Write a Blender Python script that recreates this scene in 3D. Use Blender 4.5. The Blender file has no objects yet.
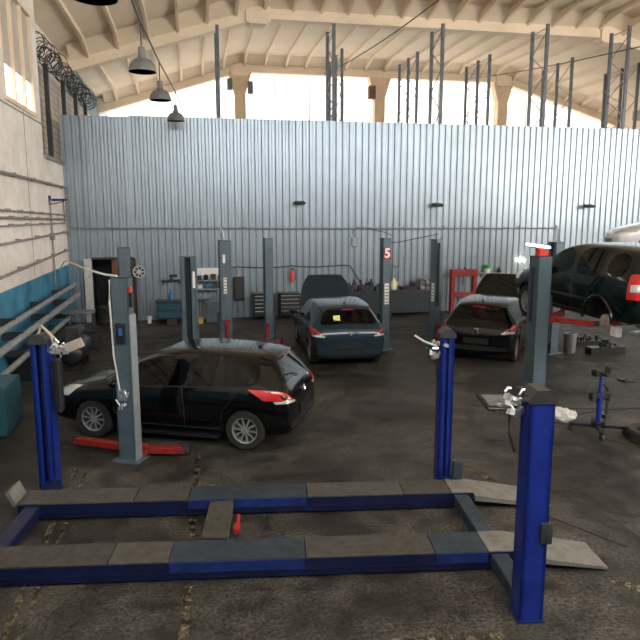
import bpy, bmesh, math, random
from mathutils import Vector, Matrix
from mathutils.bvhtree import BVHTree
random.seed(7)
R = math.radians
S = bpy.context.scene
COL = S.collection

# ------------------------------------------------------------------ camera, world, exposure
CAM_Z, YAW, FPX, HORIZON = 3.65, R(11), 650.0, 212.0
PITCH = math.atan((320 - HORIZON) / FPX)
cam = bpy.data.objects.new('camera', bpy.data.cameras.new('camera'))
COL.objects.link(cam)
cam.location = (0, 0, CAM_Z)
cam.rotation_euler = (math.pi / 2 - PITCH, 0, -YAW)
cam.data.sensor_width = 36.0
cam.data.lens = FPX / 640 * 36.0
cam.data.clip_end = 300
S.camera = cam

w = bpy.data.worlds.new('sky')
S.world = w
w.use_nodes = True
w.node_tree.nodes['Background'].inputs[0].default_value = (.85, .92, 1, 1)
w.node_tree.nodes['Background'].inputs[1].default_value = 1.0
S.view_settings.view_transform = 'Standard'
S.view_settings.look = 'None'
S.view_settings.exposure = 0.0
S.view_settings.gamma = 1.0
S.view_settings.use_curve_mapping = False
WIN_FAR, FILL_SIDE, FILL_REAR = 2.3, 13.0, 12.0

FW = Vector((math.sin(YAW) * math.cos(PITCH), math.cos(YAW) * math.cos(PITCH), -math.sin(PITCH)))
RT = Vector((math.cos(YAW), -math.sin(YAW), 0))
UP = RT.cross(FW)
def pix(x, y, Y):
    """the point of the room at depth Y seen at this place of the photograph"""
    d = FW * FPX + RT * (x - 320) - UP * (y - 320)
    return Vector((0, 0, CAM_Z)) + d * (Y / d.y)
def fl(x, y):
    """the same for a point of the floor"""
    d = FW * FPX + RT * (x - 320) - UP * (y - 320)
    p = Vector((0, 0, CAM_Z)) - d * (CAM_Z / d.z); p.z = 0.0
    return p

# ------------------------------------------------------------------ materials
def mat(name, col, rough=.5, metal=0.0, var=0.0, scale=6.0, bump=0.0, emit=None, coat=0.0, dirt=None, dirt_amt=0.0, spec=.5):
    m = bpy.data.materials.new(name)
    m.use_nodes = True
    n, l = m.node_tree.nodes, m.node_tree.links
    b = n['Principled BSDF']
    b.inputs['Base Color'].default_value = (*col, 1)
    b.inputs['Roughness'].default_value = rough
    b.inputs['Metallic'].default_value = metal
    b.inputs['Specular IOR Level'].default_value = spec
    if coat:
        b.inputs['Coat Weight'].default_value = coat
        b.inputs['Coat Roughness'].default_value = .04
    if emit:
        b.inputs['Emission Color'].default_value = (*emit[0], 1)
        b.inputs['Emission Strength'].default_value = emit[1]
    if var or bump or dirt:
        tc = n.new('ShaderNodeTexCoord')
        nz = n.new('ShaderNodeTexNoise')
        nz.inputs['Scale'].default_value = scale
        nz.inputs['Detail'].default_value = 6
        nz.inputs['Roughness'].default_value = .65
        l.new(tc.outputs['Object'], nz.inputs['Vector'])
        if var or dirt:
            rp = n.new('ShaderNodeValToRGB')
            rp.color_ramp.elements[0].position = .32
            rp.color_ramp.elements[1].position = .68
            d = dirt if dirt else tuple(c * (1 - var) for c in col)
            if dirt and dirt_amt:
                rp.color_ramp.elements[1].position = .30 + .4 * dirt_amt
                rp.color_ramp.elements[0].position = .18 + .3 * dirt_amt
            rp.color_ramp.elements[0].color = (*d, 1)
            rp.color_ramp.elements[1].color = (*[min(1, c * (1 + var * .5)) for c in col], 1)
            l.new(nz.outputs['Fac'], rp.inputs['Fac'])
            l.new(rp.outputs['Color'], b.inputs['Base Color'])
        if bump:
            bp = n.new('ShaderNodeBump')
            bp.inputs['Strength'].default_value = bump
            bp.inputs['Distance'].default_value = .02
            l.new(nz.outputs['Fac'], bp.inputs['Height'])
            l.new(bp.outputs['Normal'], b.inputs['Normal'])
    return m

def glass_mat(name, tint=(.02, .022, .022), clear=.35):
    m = bpy.data.materials.new(name)
    m.use_nodes = True
    n, l = m.node_tree.nodes, m.node_tree.links
    for x in list(n):
        if x.type == 'BSDF_PRINCIPLED':
            n.remove(x)
    out = [x for x in n if x.type == 'OUTPUT_MATERIAL'][0]
    tr = n.new('ShaderNodeBsdfTransparent'); tr.inputs[0].default_value = (clear, clear * 1.02, clear, 1)
    gl = n.new('ShaderNodeBsdfGlossy'); gl.inputs['Roughness'].default_value = .03; gl.inputs[0].default_value = (.9, .9, .9, 1)
    lw = n.new('ShaderNodeFresnel'); lw.inputs[0].default_value = 1.36
    mx = n.new('ShaderNodeMixShader')
    l.new(lw.outputs[0], mx.inputs[0]); l.new(tr.outputs[0], mx.inputs[1]); l.new(gl.outputs[0], mx.inputs[2])
    l.new(mx.outputs[0], out.inputs['Surface'])
    return m

def floor_mat():
    m = bpy.data.materials.new('stained concrete')
    m.use_nodes = True
    n, l = m.node_tree.nodes, m.node_tree.links
    b = n['Principled BSDF']
    tc = n.new('ShaderNodeTexCoord')
    def noise(sc, det, rough=.6):
        z = n.new('ShaderNodeTexNoise'); z.inputs['Scale'].default_value = sc; z.inputs['Detail'].default_value = det
        z.inputs['Roughness'].default_value = rough
        l.new(tc.outputs['Object'], z.inputs['Vector']); return z
    big, mid, fine = noise(.45, 5), noise(2.2, 7, .7), noise(26, 6, .75)
    def ramp(src, p0, c0, p1, c1):
        r = n.new('ShaderNodeValToRGB'); r.color_ramp.elements[0].position = p0; r.color_ramp.elements[1].position = p1
        r.color_ramp.elements[0].color = (*c0, 1); r.color_ramp.elements[1].color = (*c1, 1)
        l.new(src.outputs['Fac'], r.inputs['Fac']); return r
    r1 = ramp(big, .38, (.017, .0155, .0135), .64, (.066, .062, .055))
    r2 = ramp(mid, .36, (.40, .39, .38), .66, (1.55, 1.53, 1.5))
    r3 = ramp(fine, .38, (.30, .29, .28), .64, (1.9, 1.9, 1.88))
    def mul(a, c):
        x = n.new('ShaderNodeMix'); x.data_type = 'RGBA'; x.blend_type = 'MULTIPLY'; x.inputs[0].default_value = 1
        l.new(a, x.inputs[6]); l.new(c, x.inputs[7]); return x.outputs[2]
    c = mul(mul(r1.outputs[0], r2.outputs[0]), r3.outputs[0])
    l.new(c, b.inputs['Base Color'])
    rr = n.new('ShaderNodeMapRange'); rr.inputs['From Min'].default_value = .35; rr.inputs['From Max'].default_value = .65
    rr.inputs['To Min'].default_value = .42; rr.inputs['To Max'].default_value = .8
    l.new(mid.outputs['Fac'], rr.inputs['Value']); l.new(rr.outputs[0], b.inputs['Roughness'])
    b.inputs['Specular IOR Level'].default_value = .35
    bp = n.new('ShaderNodeBump'); bp.inputs['Strength'].default_value = .35; bp.inputs['Distance'].default_value = .02
    l.new(fine.outputs['Fac'], bp.inputs['Height']); l.new(bp.outputs['Normal'], b.inputs['Normal'])
    return m

def left_wall_mat():
    """cream painted panels with a blue dado below two metres"""
    m = mat('cream wall with blue dado', (.86, .81, .75), .8, var=.16, scale=1.6, bump=.15)
    n, l = m.node_tree.nodes, m.node_tree.links
    b = n['Principled BSDF']
    src = b.inputs['Base Color'].links[0].from_socket
    g = n.new('ShaderNodeNewGeometry'); sp = n.new('ShaderNodeSeparateXYZ'); l.new(g.outputs['Position'], sp.inputs[0])
    ma = n.new('ShaderNodeMath'); ma.operation = 'GREATER_THAN'; ma.inputs[1].default_value = 1.95
    l.new(sp.outputs['Z'], ma.inputs[0])
    blue = n.new('ShaderNodeTexNoise'); blue.inputs['Scale'].default_value = 1.4; blue.inputs['Detail'].default_value = 6
    rb = n.new('ShaderNodeValToRGB')
    rb.color_ramp.elements[0].position = .35; rb.color_ramp.elements[0].color = (.03, .15, .25, 1)
    rb.color_ramp.elements[1].position = .65; rb.color_ramp.elements[1].color = (.06, .27, .42, 1)
    l.new(g.outputs['Position'], blue.inputs['Vector']); l.new(blue.outputs['Fac'], rb.inputs['Fac'])
    mx = n.new('ShaderNodeMix'); mx.data_type = 'RGBA'
    l.new(ma.outputs[0], mx.inputs[0]); l.new(rb.outputs[0], mx.inputs[6]); l.new(src, mx.inputs[7])
    l.new(mx.outputs[2], b.inputs['Base Color'])
    return m

def brick_mat():
    m = bpy.data.materials.new('old brick'); m.use_nodes = True
    n, l = m.node_tree.nodes, m.node_tree.links
    b = n['Principled BSDF']; b.inputs['Roughness'].default_value = .9
    tc = n.new('ShaderNodeTexCoord'); mp = n.new('ShaderNodeMapping'); mp.inputs['Rotation'].default_value = (R(90), 0, R(90))
    br = n.new('ShaderNodeTexBrick'); br.inputs['Scale'].default_value = 1.0
    br.inputs['Brick Width'].default_value = .5; br.inputs['Row Height'].default_value = .2; br.inputs['Mortar Size'].default_value = .02
    br.inputs['Color1'].default_value = (.42, .37, .31, 1); br.inputs['Color2'].default_value = (.56, .49, .41, 1); br.inputs['Mortar'].default_value = (.3, .27, .24, 1)
    sp = n.new('ShaderNodeSeparateXYZ'); cb = n.new('ShaderNodeCombineXYZ')
    l.new(tc.outputs['Object'], sp.inputs[0]); l.new(sp.outputs['Y'], cb.inputs['X']); l.new(sp.outputs['Z'], cb.inputs['Y'])
    l.new(cb.outputs[0], br.inputs['Vector']); l.new(br.outputs['Color'], b.inputs['Base Color'])
    return m

def worn_mat(name, col):
    """flaking floor paint: the paint is missing where it has worn away"""
    m = mat(name, col, .8, var=.5, scale=14)
    n, l = m.node_tree.nodes, m.node_tree.links
    b = n['Principled BSDF']; tc = n.new('ShaderNodeTexCoord')
    z = n.new('ShaderNodeTexNoise'); z.inputs['Scale'].default_value = 7; z.inputs['Detail'].default_value = 8; z.inputs['Roughness'].default_value = .8
    r = n.new('ShaderNodeValToRGB'); r.color_ramp.elements[0].position = .46; r.color_ramp.elements[1].position = .62
    l.new(tc.outputs['Object'], z.inputs['Vector']); l.new(z.outputs['Fac'], r.inputs['Fac']); l.new(r.outputs['Color'], b.inputs['Alpha'])
    return m

M = dict(
    rearwall=mat('grey plaster', (.30, .28, .25), .85, var=.2, scale=1),
    creamwall=mat('cream wall', (.74, .69, .62), .85, var=.15, scale=1.5),
    floor=floor_mat(), wall=left_wall_mat(), brick=brick_mat(),
    roof=mat('cream painted concrete', (.84, .69, .51), .85, var=.08, scale=.8, bump=.06),
    column=mat('ochre concrete', (.72, .55, .36), .85, var=.15, scale=2),
    teal=mat('grey blue plaster', (.20, .28, .30), .85, var=.2, scale=1),
    zinc=mat('galvanised sheet', (.335, .395, .445), .34, .62, var=.10, scale=1.1),
    zincdark=mat('dull zinc rail', (.30, .34, .36), .5, .5, var=.2),
    lift=mat('grey blue enamel', (.085, .125, .15), .45, .1, var=.25, scale=3),
    liftdark=mat('dark channel steel', (.03, .045, .055), .5, .2, var=.3, scale=5),
    blue=mat('royal blue enamel', (.005, .022, .215), .38, .0, var=.3, scale=4, coat=.3),
    bluenavy=mat('shaded navy enamel', (.003, .007, .045), .45, 0, var=.5, scale=5),  # shade on the runway sides is put into this darker navy
    bluedark=mat('scuffed blue enamel', (.006, .022, .13), .5, 0, var=.5, scale=6),
    bluegrey=mat('worn blue deck', (.026, .04, .056), .6, .1, var=.5, scale=8, bump=.1),
    deckbrown=mat('muddy steel deck', (.052, .048, .040), .75, .0, var=.45, scale=9, bump=.15),
    deckgrey=mat('bare steel deck', (.072, .068, .06), .65, .1, var=.4, scale=9, bump=.1),
    ramp=mat('dusty steel ramp', (.17, .163, .145), .7, .1, var=.35, scale=8, bump=.1),
    red=mat('red enamel', (.30, .018, .012), .5, 0, var=.6, scale=6),
    redbright=mat('bright red plastic', (.6, .05, .03), .4),
    black=mat('black enamel', (.012, .012, .013), .4, var=.3),
    rubber=mat('tyre rubber', (.018, .018, .018), .8, var=.3, scale=20),
    dark=mat('dark grey metal', (.045, .047, .05), .5, .3, var=.3),
    steel=mat('grey steel', (.24, .25, .255), .45, .5, var=.3),
    silver=mat('bright aluminium', (.72, .73, .74), .3, .85, var=.15, scale=20),
    rim=mat('alloy silver', (.62, .63, .64), .28, .8),
    white=mat('white paint', (.78, .78, .76), .5, var=.12),
    dirtywhite=mat('dirty white plastic', (.58, .57, .53), .6, var=.25, scale=9),
    yellow=mat('yellow card', (.55, .36, .08), .7, var=.2),
    yellowwax=mat('cream jug plastic', (.75, .70, .48), .5),
    green=mat('green plastic', (.03, .32, .12), .45),
    sticker=mat('yellow green sticker', (.72, .80, .25), .5),
    bluebottle=mat('blue plastic', (.02, .16, .42), .35),
    brown=mat('brown wood', (.16, .08, .035), .7, var=.3),
    tan=mat('tan plate', (.42, .36, .30), .6, var=.2),
    panelglass=mat('grey panel glass', (.10, .115, .12), .2),
    benchblue=mat('dusty dark blue panel', (.018, .028, .034), .6, var=.3),
    teal2=mat('teal cabinet enamel', (.018, .085, .115), .45, var=.3),
    pipe=mat('painted pipe', (.30, .285, .27), .6, .1, var=.3, scale=5),
    pipelight=mat('worn steel pipe', (.40, .40, .385), .45, .4, var=.3, scale=5),
    wire=mat('black cable', (.015, .014, .013), .6),
    cablewhite=mat('white cable', (.62, .62, .60), .5),
    lampgrey=mat('grey lamp enamel', (.17, .175, .17), .45, .2, var=.2),
    lampin=mat('lamp inside', (.40, .41, .40), .5),
    rack=mat('rack steel', (.11, .12, .135), .5, .4, var=.25),
    engine=mat('oily engine metal', (.05, .05, .052), .45, .5, var=.5, scale=12),
    seatcloth=mat('dark seat cloth', (.022, .022, .024), .85),
    hoodin=mat('hood liner', (.03, .028, .026), .75, var=.3),
    paintA=mat('black car paint', (.0028, .003, .0033), .16, 0, coat=.45, spec=.15),
    paintB=mat('dark petrol car paint', (.008, .024, .038), .22, .2, coat=.6, spec=.2),
    paintC=mat('soft black car paint', (.003, .003, .0033), .18, 0, coat=.45, spec=.15),
    paintD=mat('dark green car paint', (.004, .010, .009), .25, .0, coat=.4, var=.2, spec=.2),
    paintE=mat('white car paint', (.72, .71, .71), .25, 0, coat=.8),
    glass=glass_mat('tinted glass', clear=.17), glassdark=glass_mat('dark tinted glass', clear=.10),
    taillight=mat('red lens', (.55, .02, .02), .15, coat=.8),
    headlight=mat('clear lens', (.55, .57, .55), .12, .2, coat=1.0),
    chrome=mat('chrome', (.8, .8, .8), .12, 1.0),
    plate=mat('black plate', (.006, .006, .006), .5),
    pane=mat('bright dusty window glass', (.8, .8, .8), .3, emit=((1, .985, .96), WIN_FAR)),
    fillside=mat('added side glow pane', (.8, .8, .8), .3, emit=((1, .97, .92), FILL_SIDE)),
    fillrear=mat('added rear glow pane', (.8, .8, .8), .3, emit=((.95, .98, 1), FILL_REAR)),
    paneleft=mat('lit frosted glass', (.8, .8, .8), .3, emit=((1, 1, 1), 1.3)),
    frost=mat('dusty frosted glass', (.52, .45, .40), .35, var=.2, scale=2),
    tube=mat('lit lamp tube', (.9, .9, .9), .3, emit=((1, .97, .92), 6)),
    bulb=mat('lit warm bulb', (.9, .9, .9), .3, emit=((1, .86, .62), 140)),
    mark=worn_mat('worn yellow paint', (.20, .165, .10)),
    seam=mat('dark floor joint', (.012, .011, .010), .9),
)

# ------------------------------------------------------------------ mesh helpers
class MB:
    def __init__(s): s.bm = bmesh.new()
    def _v(s, pts): return [s.bm.verts.new(p) for p in pts]
    def box(s, c, d, rz=0, rx=0, ry=0):
        m = Matrix.Translation(c) @ Matrix.Rotation(rz, 4, 'Z') @ Matrix.Rotation(ry, 4, 'Y') @ Matrix.Rotation(rx, 4, 'X') @ Matrix.Diagonal((d[0], d[1], d[2], 1))
        bmesh.ops.create_cube(s.bm, size=1, matrix=m); return s
    def bbox(s, x0, x1, y0, y1, z0, z1):
        return s.box(((x0 + x1) / 2, (y0 + y1) / 2, (z0 + z1) / 2), (x1 - x0, y1 - y0, z1 - z0))
    def cyl(s, a, b, r, n=12, r2=None):
        a, b = Vector(a), Vector(b); d = b - a
        m = Matrix.Translation((a + b) / 2) @ d.to_track_quat('Z', 'Y').to_matrix().to_4x4()
        bmesh.ops.create_cone(s.bm, cap_ends=True, segments=n, radius1=r, radius2=r if r2 is None else r2, depth=d.length, matrix=m); return s
    def sph(s, c, r, sc=(1, 1, 1), n=12):
        m = Matrix.Translation(c) @ Matrix.Diagonal((*sc, 1))
        bmesh.ops.create_uvsphere(s.bm, u_segments=n, v_segments=max(6, n // 2), radius=r, matrix=m); return s
    def tube(s, pts, r, n=8):
        pts = [Vector(p) for p in pts]; rings = []
        for i, p in enumerate(pts):
            t = (pts[min(i + 1, len(pts) - 1)] - pts[max(i - 1, 0)]).normalized()
            q = t.to_track_quat('Z', 'Y')
            rings.append(s._v([p + q @ Vector((r * math.cos(2 * math.pi * k / n), r * math.sin(2 * math.pi * k / n), 0)) for k in range(n)]))
        for a, b in zip(rings, rings[1:]):
            for k in range(n):
                s.bm.faces.new((a[k], a[(k + 1) % n], b[(k + 1) % n], b[k]))
        s.bm.faces.new(rings[0][::-1]); s.bm.faces.new(rings[-1]); return s
    def lathe(s, prof, c=(0, 0, 0), axis='Z', n=24, closed=False):
        """prof: (radius, height) pairs around the axis"""
        rings = []
        for r, h in prof:
            ring = []
            for k in range(n):
                a = 2 * math.pi * k / n; x, y = r * math.cos(a), r * math.sin(a)
                p = {'Z': (x, y, h), 'Y': (x, h, y), 'X': (h, x, y)}[axis]
                ring.append(s.bm.verts.new(Vector(p) + Vector(c)))
            rings.append(ring)
        pairs = list(zip(rings, rings[1:])) + ([(rings[-1], rings[0])] if closed else [])
        for a, b in pairs:
            for k in range(n):
                s.bm.faces.new((a[k], a[(k + 1) % n], b[(k + 1) % n], b[k]))
        if not closed:
            if prof[0][0] > 1e-4: s.bm.faces.new(rings[0][::-1])
            if prof[-1][0] > 1e-4: s.bm.faces.new(rings[-1])
        return s
    def prism(s, poly, h0, h1, axis='Z'):
        """poly in the plane across the axis: Z -> (x,y), Y -> (x,z), X -> (y,z)"""
        f = {'Z': lambda a, b, h: (a, b, h), 'Y': lambda a, b, h: (a, h, b), 'X': lambda a, b, h: (h, a, b)}[axis]
        lo = s._v([f(a, b, h0) for a, b in poly]); hi = s._v([f(a, b, h1) for a, b in poly])
        n = len(poly)
        s.bm.faces.new(lo[::-1]); s.bm.faces.new(hi)
        for k in range(n): s.bm.faces.new((lo[k], lo[(k + 1) % n], hi[(k + 1) % n], hi[k]))
        return s
    def torus(s, c, R0, r, axis='Z', n=24, k=8):
        prof = [(R0 + r * math.cos(2 * math.pi * i / k), r * math.sin(2 * math.pi * i / k)) for i in range(k)]
        return s.lathe(prof, c, axis, n, closed=True)
    def bevel(s, w=.01, seg=1):
        es = [e for e in s.bm.edges if len(e.link_faces) == 2 and e.calc_face_angle(0) > R(40)]
        bmesh.ops.bevel(s.bm, geom=es, offset=w, segments=seg, affect='EDGES', profile=.6, clamp_overlap=True); return s
    def mesh(s, name, m, smooth=False):
        bmesh.ops.recalc_face_normals(s.bm, faces=s.bm.faces[:])
        me = bpy.data.meshes.new(name); s.bm.to_mesh(me); s.bm.free()
        me.materials.append(m)
        if smooth is True:
            me.polygons.foreach_set('use_smooth', [True] * len(me.polygons))
        elif smooth:
            me.polygons.foreach_set('use_smooth', [True] * len(me.polygons)); me.set_sharp_from_angle(angle=R(smooth))
        return me

def link(name, me, parent=None, loc=(0, 0, 0), rz=0):
    o = bpy.data.objects.new(name, me); COL.objects.link(o); o.location = loc; o.rotation_euler = (0, 0, rz)
    if parent: o.parent = parent
    return o
def part(name, mb, m, parent, label=None, smooth=35):
    o = link(name, mb.mesh(name, M[m] if isinstance(m, str) else m, smooth), parent)
    if label: o['label'] = label
    return o
def tag(o, label, cat, group=None):
    o['label'] = label; o['category'] = cat
    if group: o['group'] = group
    return o
def thing(name, label, cat, loc=(0, 0, 0), rz=0, group=None):
    o = bpy.data.objects.new(name, None); COL.objects.link(o); o.location = loc; o.rotation_euler = (0, 0, rz); o.empty_display_size = .1
    return tag(o, label, cat, group)
def solo(name, mb, m, label, cat, loc=(0, 0, 0), rz=0, group=None, smooth=35):
    return tag(link(name, mb.mesh(name, M[m] if isinstance(m, str) else m, smooth), None, loc, rz), label, cat, group)
def struct(name, mb, m, parent=None, smooth=35):
    o = link(name, mb.mesh(name, M[m], smooth), parent)
    if parent is None: o['kind'] = 'structure'
    return o
def copy_tree(o, parent=None):
    c = o.copy(); COL.objects.link(c)
    if parent: c.parent = parent
    for ch in list(o.children): copy_tree(ch, c)
    return c

# ------------------------------------------------------------------ the setting
XL, XR, YB, YF, YP = -4.05, 24.0, -2.5, 35.0, 22.7
struct('floor', MB().bbox(XL - .6, XR + .5, YB - .3, YF + .5, -.2, 0), 'floor')

# left wall: panelled, with a window opening, then a shallow recess of brick
wl = MB()
W0, W1, WZ0, WZ1 = 16.3, 19.25, 6.2, 8.75
wl.bbox(XL - .35, XL, YB, W0, 0, 9.4).bbox(XL - .35, XL, W0, W1, 0, WZ0).bbox(XL - .35, XL, W0, W1, WZ1, 9.4)
wl.bbox(XL - .35, XL, W1, 19.95, 0, 9.4).bbox(XL - .35, XL, 19.95, YF, 0, 5.25)
struct('wall_left', wl, 'wall')
struct('wall_left_brick', MB().bbox(XL - .45, XL - .30, 19.95, YF, 5.25, 7.95), 'brick')
struct('wall_left_upper', MB().bbox(XL - .5, XL - .33, 19.95, 25.2, 7.9, 9.4), 'creamwall')
struct('wall_left_panel', MB().bbox(XL - .5, XL - .33, 25.2, YF, 7.6, 9.4), 'teal')
for i, (y0, y1, z) in enumerate([(13.9, 13.93, 0), (17.9, 17.93, 0)]):
    struct('trim_%d' % (i + 1), MB().bbox(XL - .001, XL + .006, y0, y1, 2.0, 6.2), 'pipe')
struct('trim_3', MB().bbox(XL, XL + .012, 9, 19.95, 6.05, 6.09), 'pipe')
for i, z in enumerate((5.15,)):
    struct('trim_%d' % (i + 4), MB().bbox(XL - .3, XL + .08, 19.95, 22.6, z, z + .1), 'pipe')
wf = MB()
for y in (W0, 17.28, 18.27, W1): wf.bbox(XL - .12, XL + .03, y - .04, y + .04, WZ0, WZ1)
for z in (WZ0, WZ1): wf.bbox(XL - .12, XL + .05, W0 - .05, W1 + .05, z - .05, z + .05)
win = struct('window_1', wf, 'roof')
struct('pane', MB().bbox(XL - .08, XL - .05, W0, W1, WZ0, 7.0), 'paneleft', win)
struct('pane', MB().bbox(XL - .08, XL - .05, W0, W1, 7.0, WZ1), 'frost', win)

# partition of trapezoidal galvanised sheet with a doorway at its left end
def corrugated(x0, x1, z0, z1, pitch=.235, d=.05):
    mb = MB(); prof = []; x = x0
    while x < x1 - 1e-6:
        for fx, y in ((0, 0), (.40, 0), (.52, -d), (.88, -d)):
            xx = x + fx * pitch
            if xx <= x1: prof.append((xx, YP + y))
        x += pitch
    prof.append((x1, YP))
    back = [(x1, YP + .06), (x0, YP + .06)]
    mb.prism(prof + back, z0, z1); return mb
DX0, DX1, DZ = -3.42, -1.95, 2.12
wb = struct('wall_back', corrugated(XL, DX0, 0, 6.7), 'zinc', smooth=False)
struct('wall_back_over_door', corrugated(DX0, DX1, DZ, 6.7), 'zinc', smooth=False)
struct('wall_back_right', corrugated(DX1, XR, 0, 6.74), 'zinc', smooth=False)
dr = struct('door_1', MB().bbox(DX0 - .14, DX0 + .10, YP - .16, YP + .02, 0, DZ), 'dirtywhite')
struct('door_frame', MB().bbox(DX1 - .02, DX1 + .04, YP - .07, YP + .02, 0, DZ).bbox(DX0 + .1, DX1 - .02, YP - .07, YP + .02, DZ - .03, DZ + .04), 'dark', dr)
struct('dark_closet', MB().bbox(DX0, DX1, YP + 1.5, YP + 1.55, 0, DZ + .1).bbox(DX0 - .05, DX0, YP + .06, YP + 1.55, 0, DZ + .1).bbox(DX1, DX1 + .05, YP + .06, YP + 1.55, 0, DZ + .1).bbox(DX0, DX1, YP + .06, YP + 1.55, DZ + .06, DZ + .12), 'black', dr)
struct('door_leaf', MB().bbox(DX1 - .75, DX1 - .02, YP + .05, YP + .09, 0.02, DZ), 'brown', dr)

# far wall: tall glazing between concrete columns
EAVE, KINK, XK0, XK1 = 8.55, 10.65, 2.6, 17.0
struct('wall_far', MB().bbox(XL - .3, XR + .3, YF + .3, YF + .6, 0, 3.5), 'roof')
xs = [XL, 2.6, 9.98, 17.0, XR]
def low(x):
    return KINK if XK0 <= x <= XK1 else (EAVE + (KINK - EAVE) * ((x - XL) / (XK0 - XL) if x < XK0 else (XR - x) / (XR - XK1)))
for i, (a, b) in enumerate(zip(xs, xs[1:])):
    fr = MB()
    for k in range(5):
        x = a + (b - a) * k / 4
        fr.bbox(x - .03, x + .03, YF + .3, YF + .36, 3.5, low(x) - .02)
    wn = struct('window_%d' % (i + 2), fr, 'white')
    pn = MB().prism([(a, 3.5), (b, 3.5), (b, low(b) + .3), (a, low(a) + .3)], YF + .38, YF + .42, 'Y')
    struct('pane', pn, 'pane', wn)
for i, x in enumerate(xs[1:4]):
    c = MB().bbox(x - .28, x + .28, YF - .35, YF + .2, 0, KINK)
    c.prism([(x - .28, 9.6), (x - .6, KINK), (x + .6, KINK), (x + .28, 9.6)], YF - .34, YF + .19, 'Y')
    struct('column_%d' % (i + 1), c, 'column')
struct('trim_8', MB().bbox(1.95, 2.2, YF - .5, YF - .1, 9.75, 10.3).bbox(3.0, 3.25, YF - .5, YF - .1, 9.6, 10.2), 'rack')
struct('trim_9', MB().bbox(9.35, 9.7, YF - .5, YF - .1, 9.55, 10.2), 'brown')
struct('trim_10', MB().bbox(22.4, 24, YF - 6, YF - 4, 8.3, 8.75), 'pipe')

# right wall, out of view: long bands of glowing panes added as fill light
SILL = 4.2
wr = MB().bbox(XR, XR + .3, YB, YF, 0, SILL).bbox(XR, XR + .3, YB, YF, 8.2, 9.6)
wr.bbox(XR, XR + .3, 17, YF, SILL, 8.2)
for y in (-2.5, 5, 11): wr.bbox(XR, XR + .3, y, y + .4, SILL, 8.2)
struct('wall_right', wr, 'roof')
for i, (a, b) in enumerate([(-2.1, 5), (5.4, 11), (11.4, 17)]):
    struct('window_%d' % (i + 6), MB().bbox(XR + .1, XR + .16, a, b, SILL, 8.2), 'fillside')  # unseen emissive panes, added to brighten the roof and left wall
wr = MB().bbox(XL, XR, YB - .3, YB, 0, 7.4).bbox(XL, XR, YB - .3, YB, 10.2, 11.6)
for x in (XL, 1.5, 7, 12.5, 18, XR - .4): wr.bbox(x, x + .4, YB - .3, YB, 7.4, 10.2)
struct('wall_rear', wr, 'rearwall')
for i, (a, b) in enumerate([(XL + .4, 1.5), (1.9, 7), (7.4, 12.5), (12.9, 18), (18.4, XR - .4)]):
    struct('window_%d' % (i + 13), MB().bbox(a, b, YB - .18, YB - .12, 7.4, 10.2), 'fillrear')  # emissive panes added behind the camera to light ceiling and partition

# roof: segmented concrete frames carrying ribbed slabs
DEEP = .75
slab = MB().prism([(XL - .5, EAVE + DEEP - .16), (XL, EAVE + DEEP), (XK0, KINK + DEEP), (XK1, KINK + DEEP), (XR + .4, EAVE + DEEP - .1),
                   (XR + .4, EAVE + DEEP + .1), (XK1, KINK + DEEP + .2), (XK0, KINK + DEEP + .2), (XL - .5, EAVE + DEEP + .04)], YB - .3, YF + .5, 'Y')
struct('ceiling', slab, 'roof', smooth=False)
FR = [-2.2, 6.5, 16.0, 25.5, 34.9]
for i, y in enumerate(FR):
    b = MB().prism([(XL - .45, EAVE - .15), (XK0, KINK), (XK1, KINK), (XR + .3, EAVE - .1), (XR + .3, EAVE + DEEP), (XK1, KINK + DEEP + .1), (XK0, KINK + DEEP + .1), (XL - .45, EAVE + DEEP)], y - .22, y + .22, 'Y')
    for xk in (XK0, XK1):
        b.prism([(xk - .45, KINK - .12), (xk - .28, KINK - .2), (xk + .28, KINK - .2), (xk + .45, KINK - .12), (xk + .45, KINK + DEEP), (xk - .45, KINK + DEEP)], y - .30, y + .30, 'Y')
    struct('trim_%d' % (20 + i), b, 'roof', smooth=False)
k = 0
for bay in range(4):
    y0, y1 = FR[bay] + .22, FR[bay + 1] - .22
    rb = MB()
    x = XL + .6
    while x < XR - .3:
        zt = low(x) + DEEP + .05
        # deep at the frames, shallow at mid-bay
        rb.prism([(y0, zt), (y0, zt - .52), (y0 + .6, zt - .34), (y0 + 1.6, zt - .18), (y1 - 1.6, zt - .18), (y1 - .6, zt - .34), (y1, zt - .52), (y1, zt)], x - .055, x + .055, 'X')
        x += 1.05
    struct('trim_%d' % (30 + bay), rb, 'roof', smooth=False)
    hp = MB()
    for yy, sg in ((y0, 1), (y1, -1)):    # sloping fillet where slab meets frame
        for xa, xb in ((XL, XK0), (XK0, XK1), (XK1, XR)):
            za, zb_ = low(xa) + DEEP + .06, low(xb) + DEEP + .06
            v = [(xa, yy, za), (xa, yy, za - .45), (xa, yy + sg * .75, za), (xb, yy, zb_), (xb, yy, zb_ - .45), (xb, yy + sg * .75, zb_)]
            q = hp._v(v)
            for f in ((0, 1, 2), (3, 5, 4), (0, 3, 4, 1), (1, 4, 5, 2), (2, 5, 3, 0)): hp.bm.faces.new([q[j] for j in f])
    struct('trim_%d' % (40 + bay), hp, 'roof', smooth=False)

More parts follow.
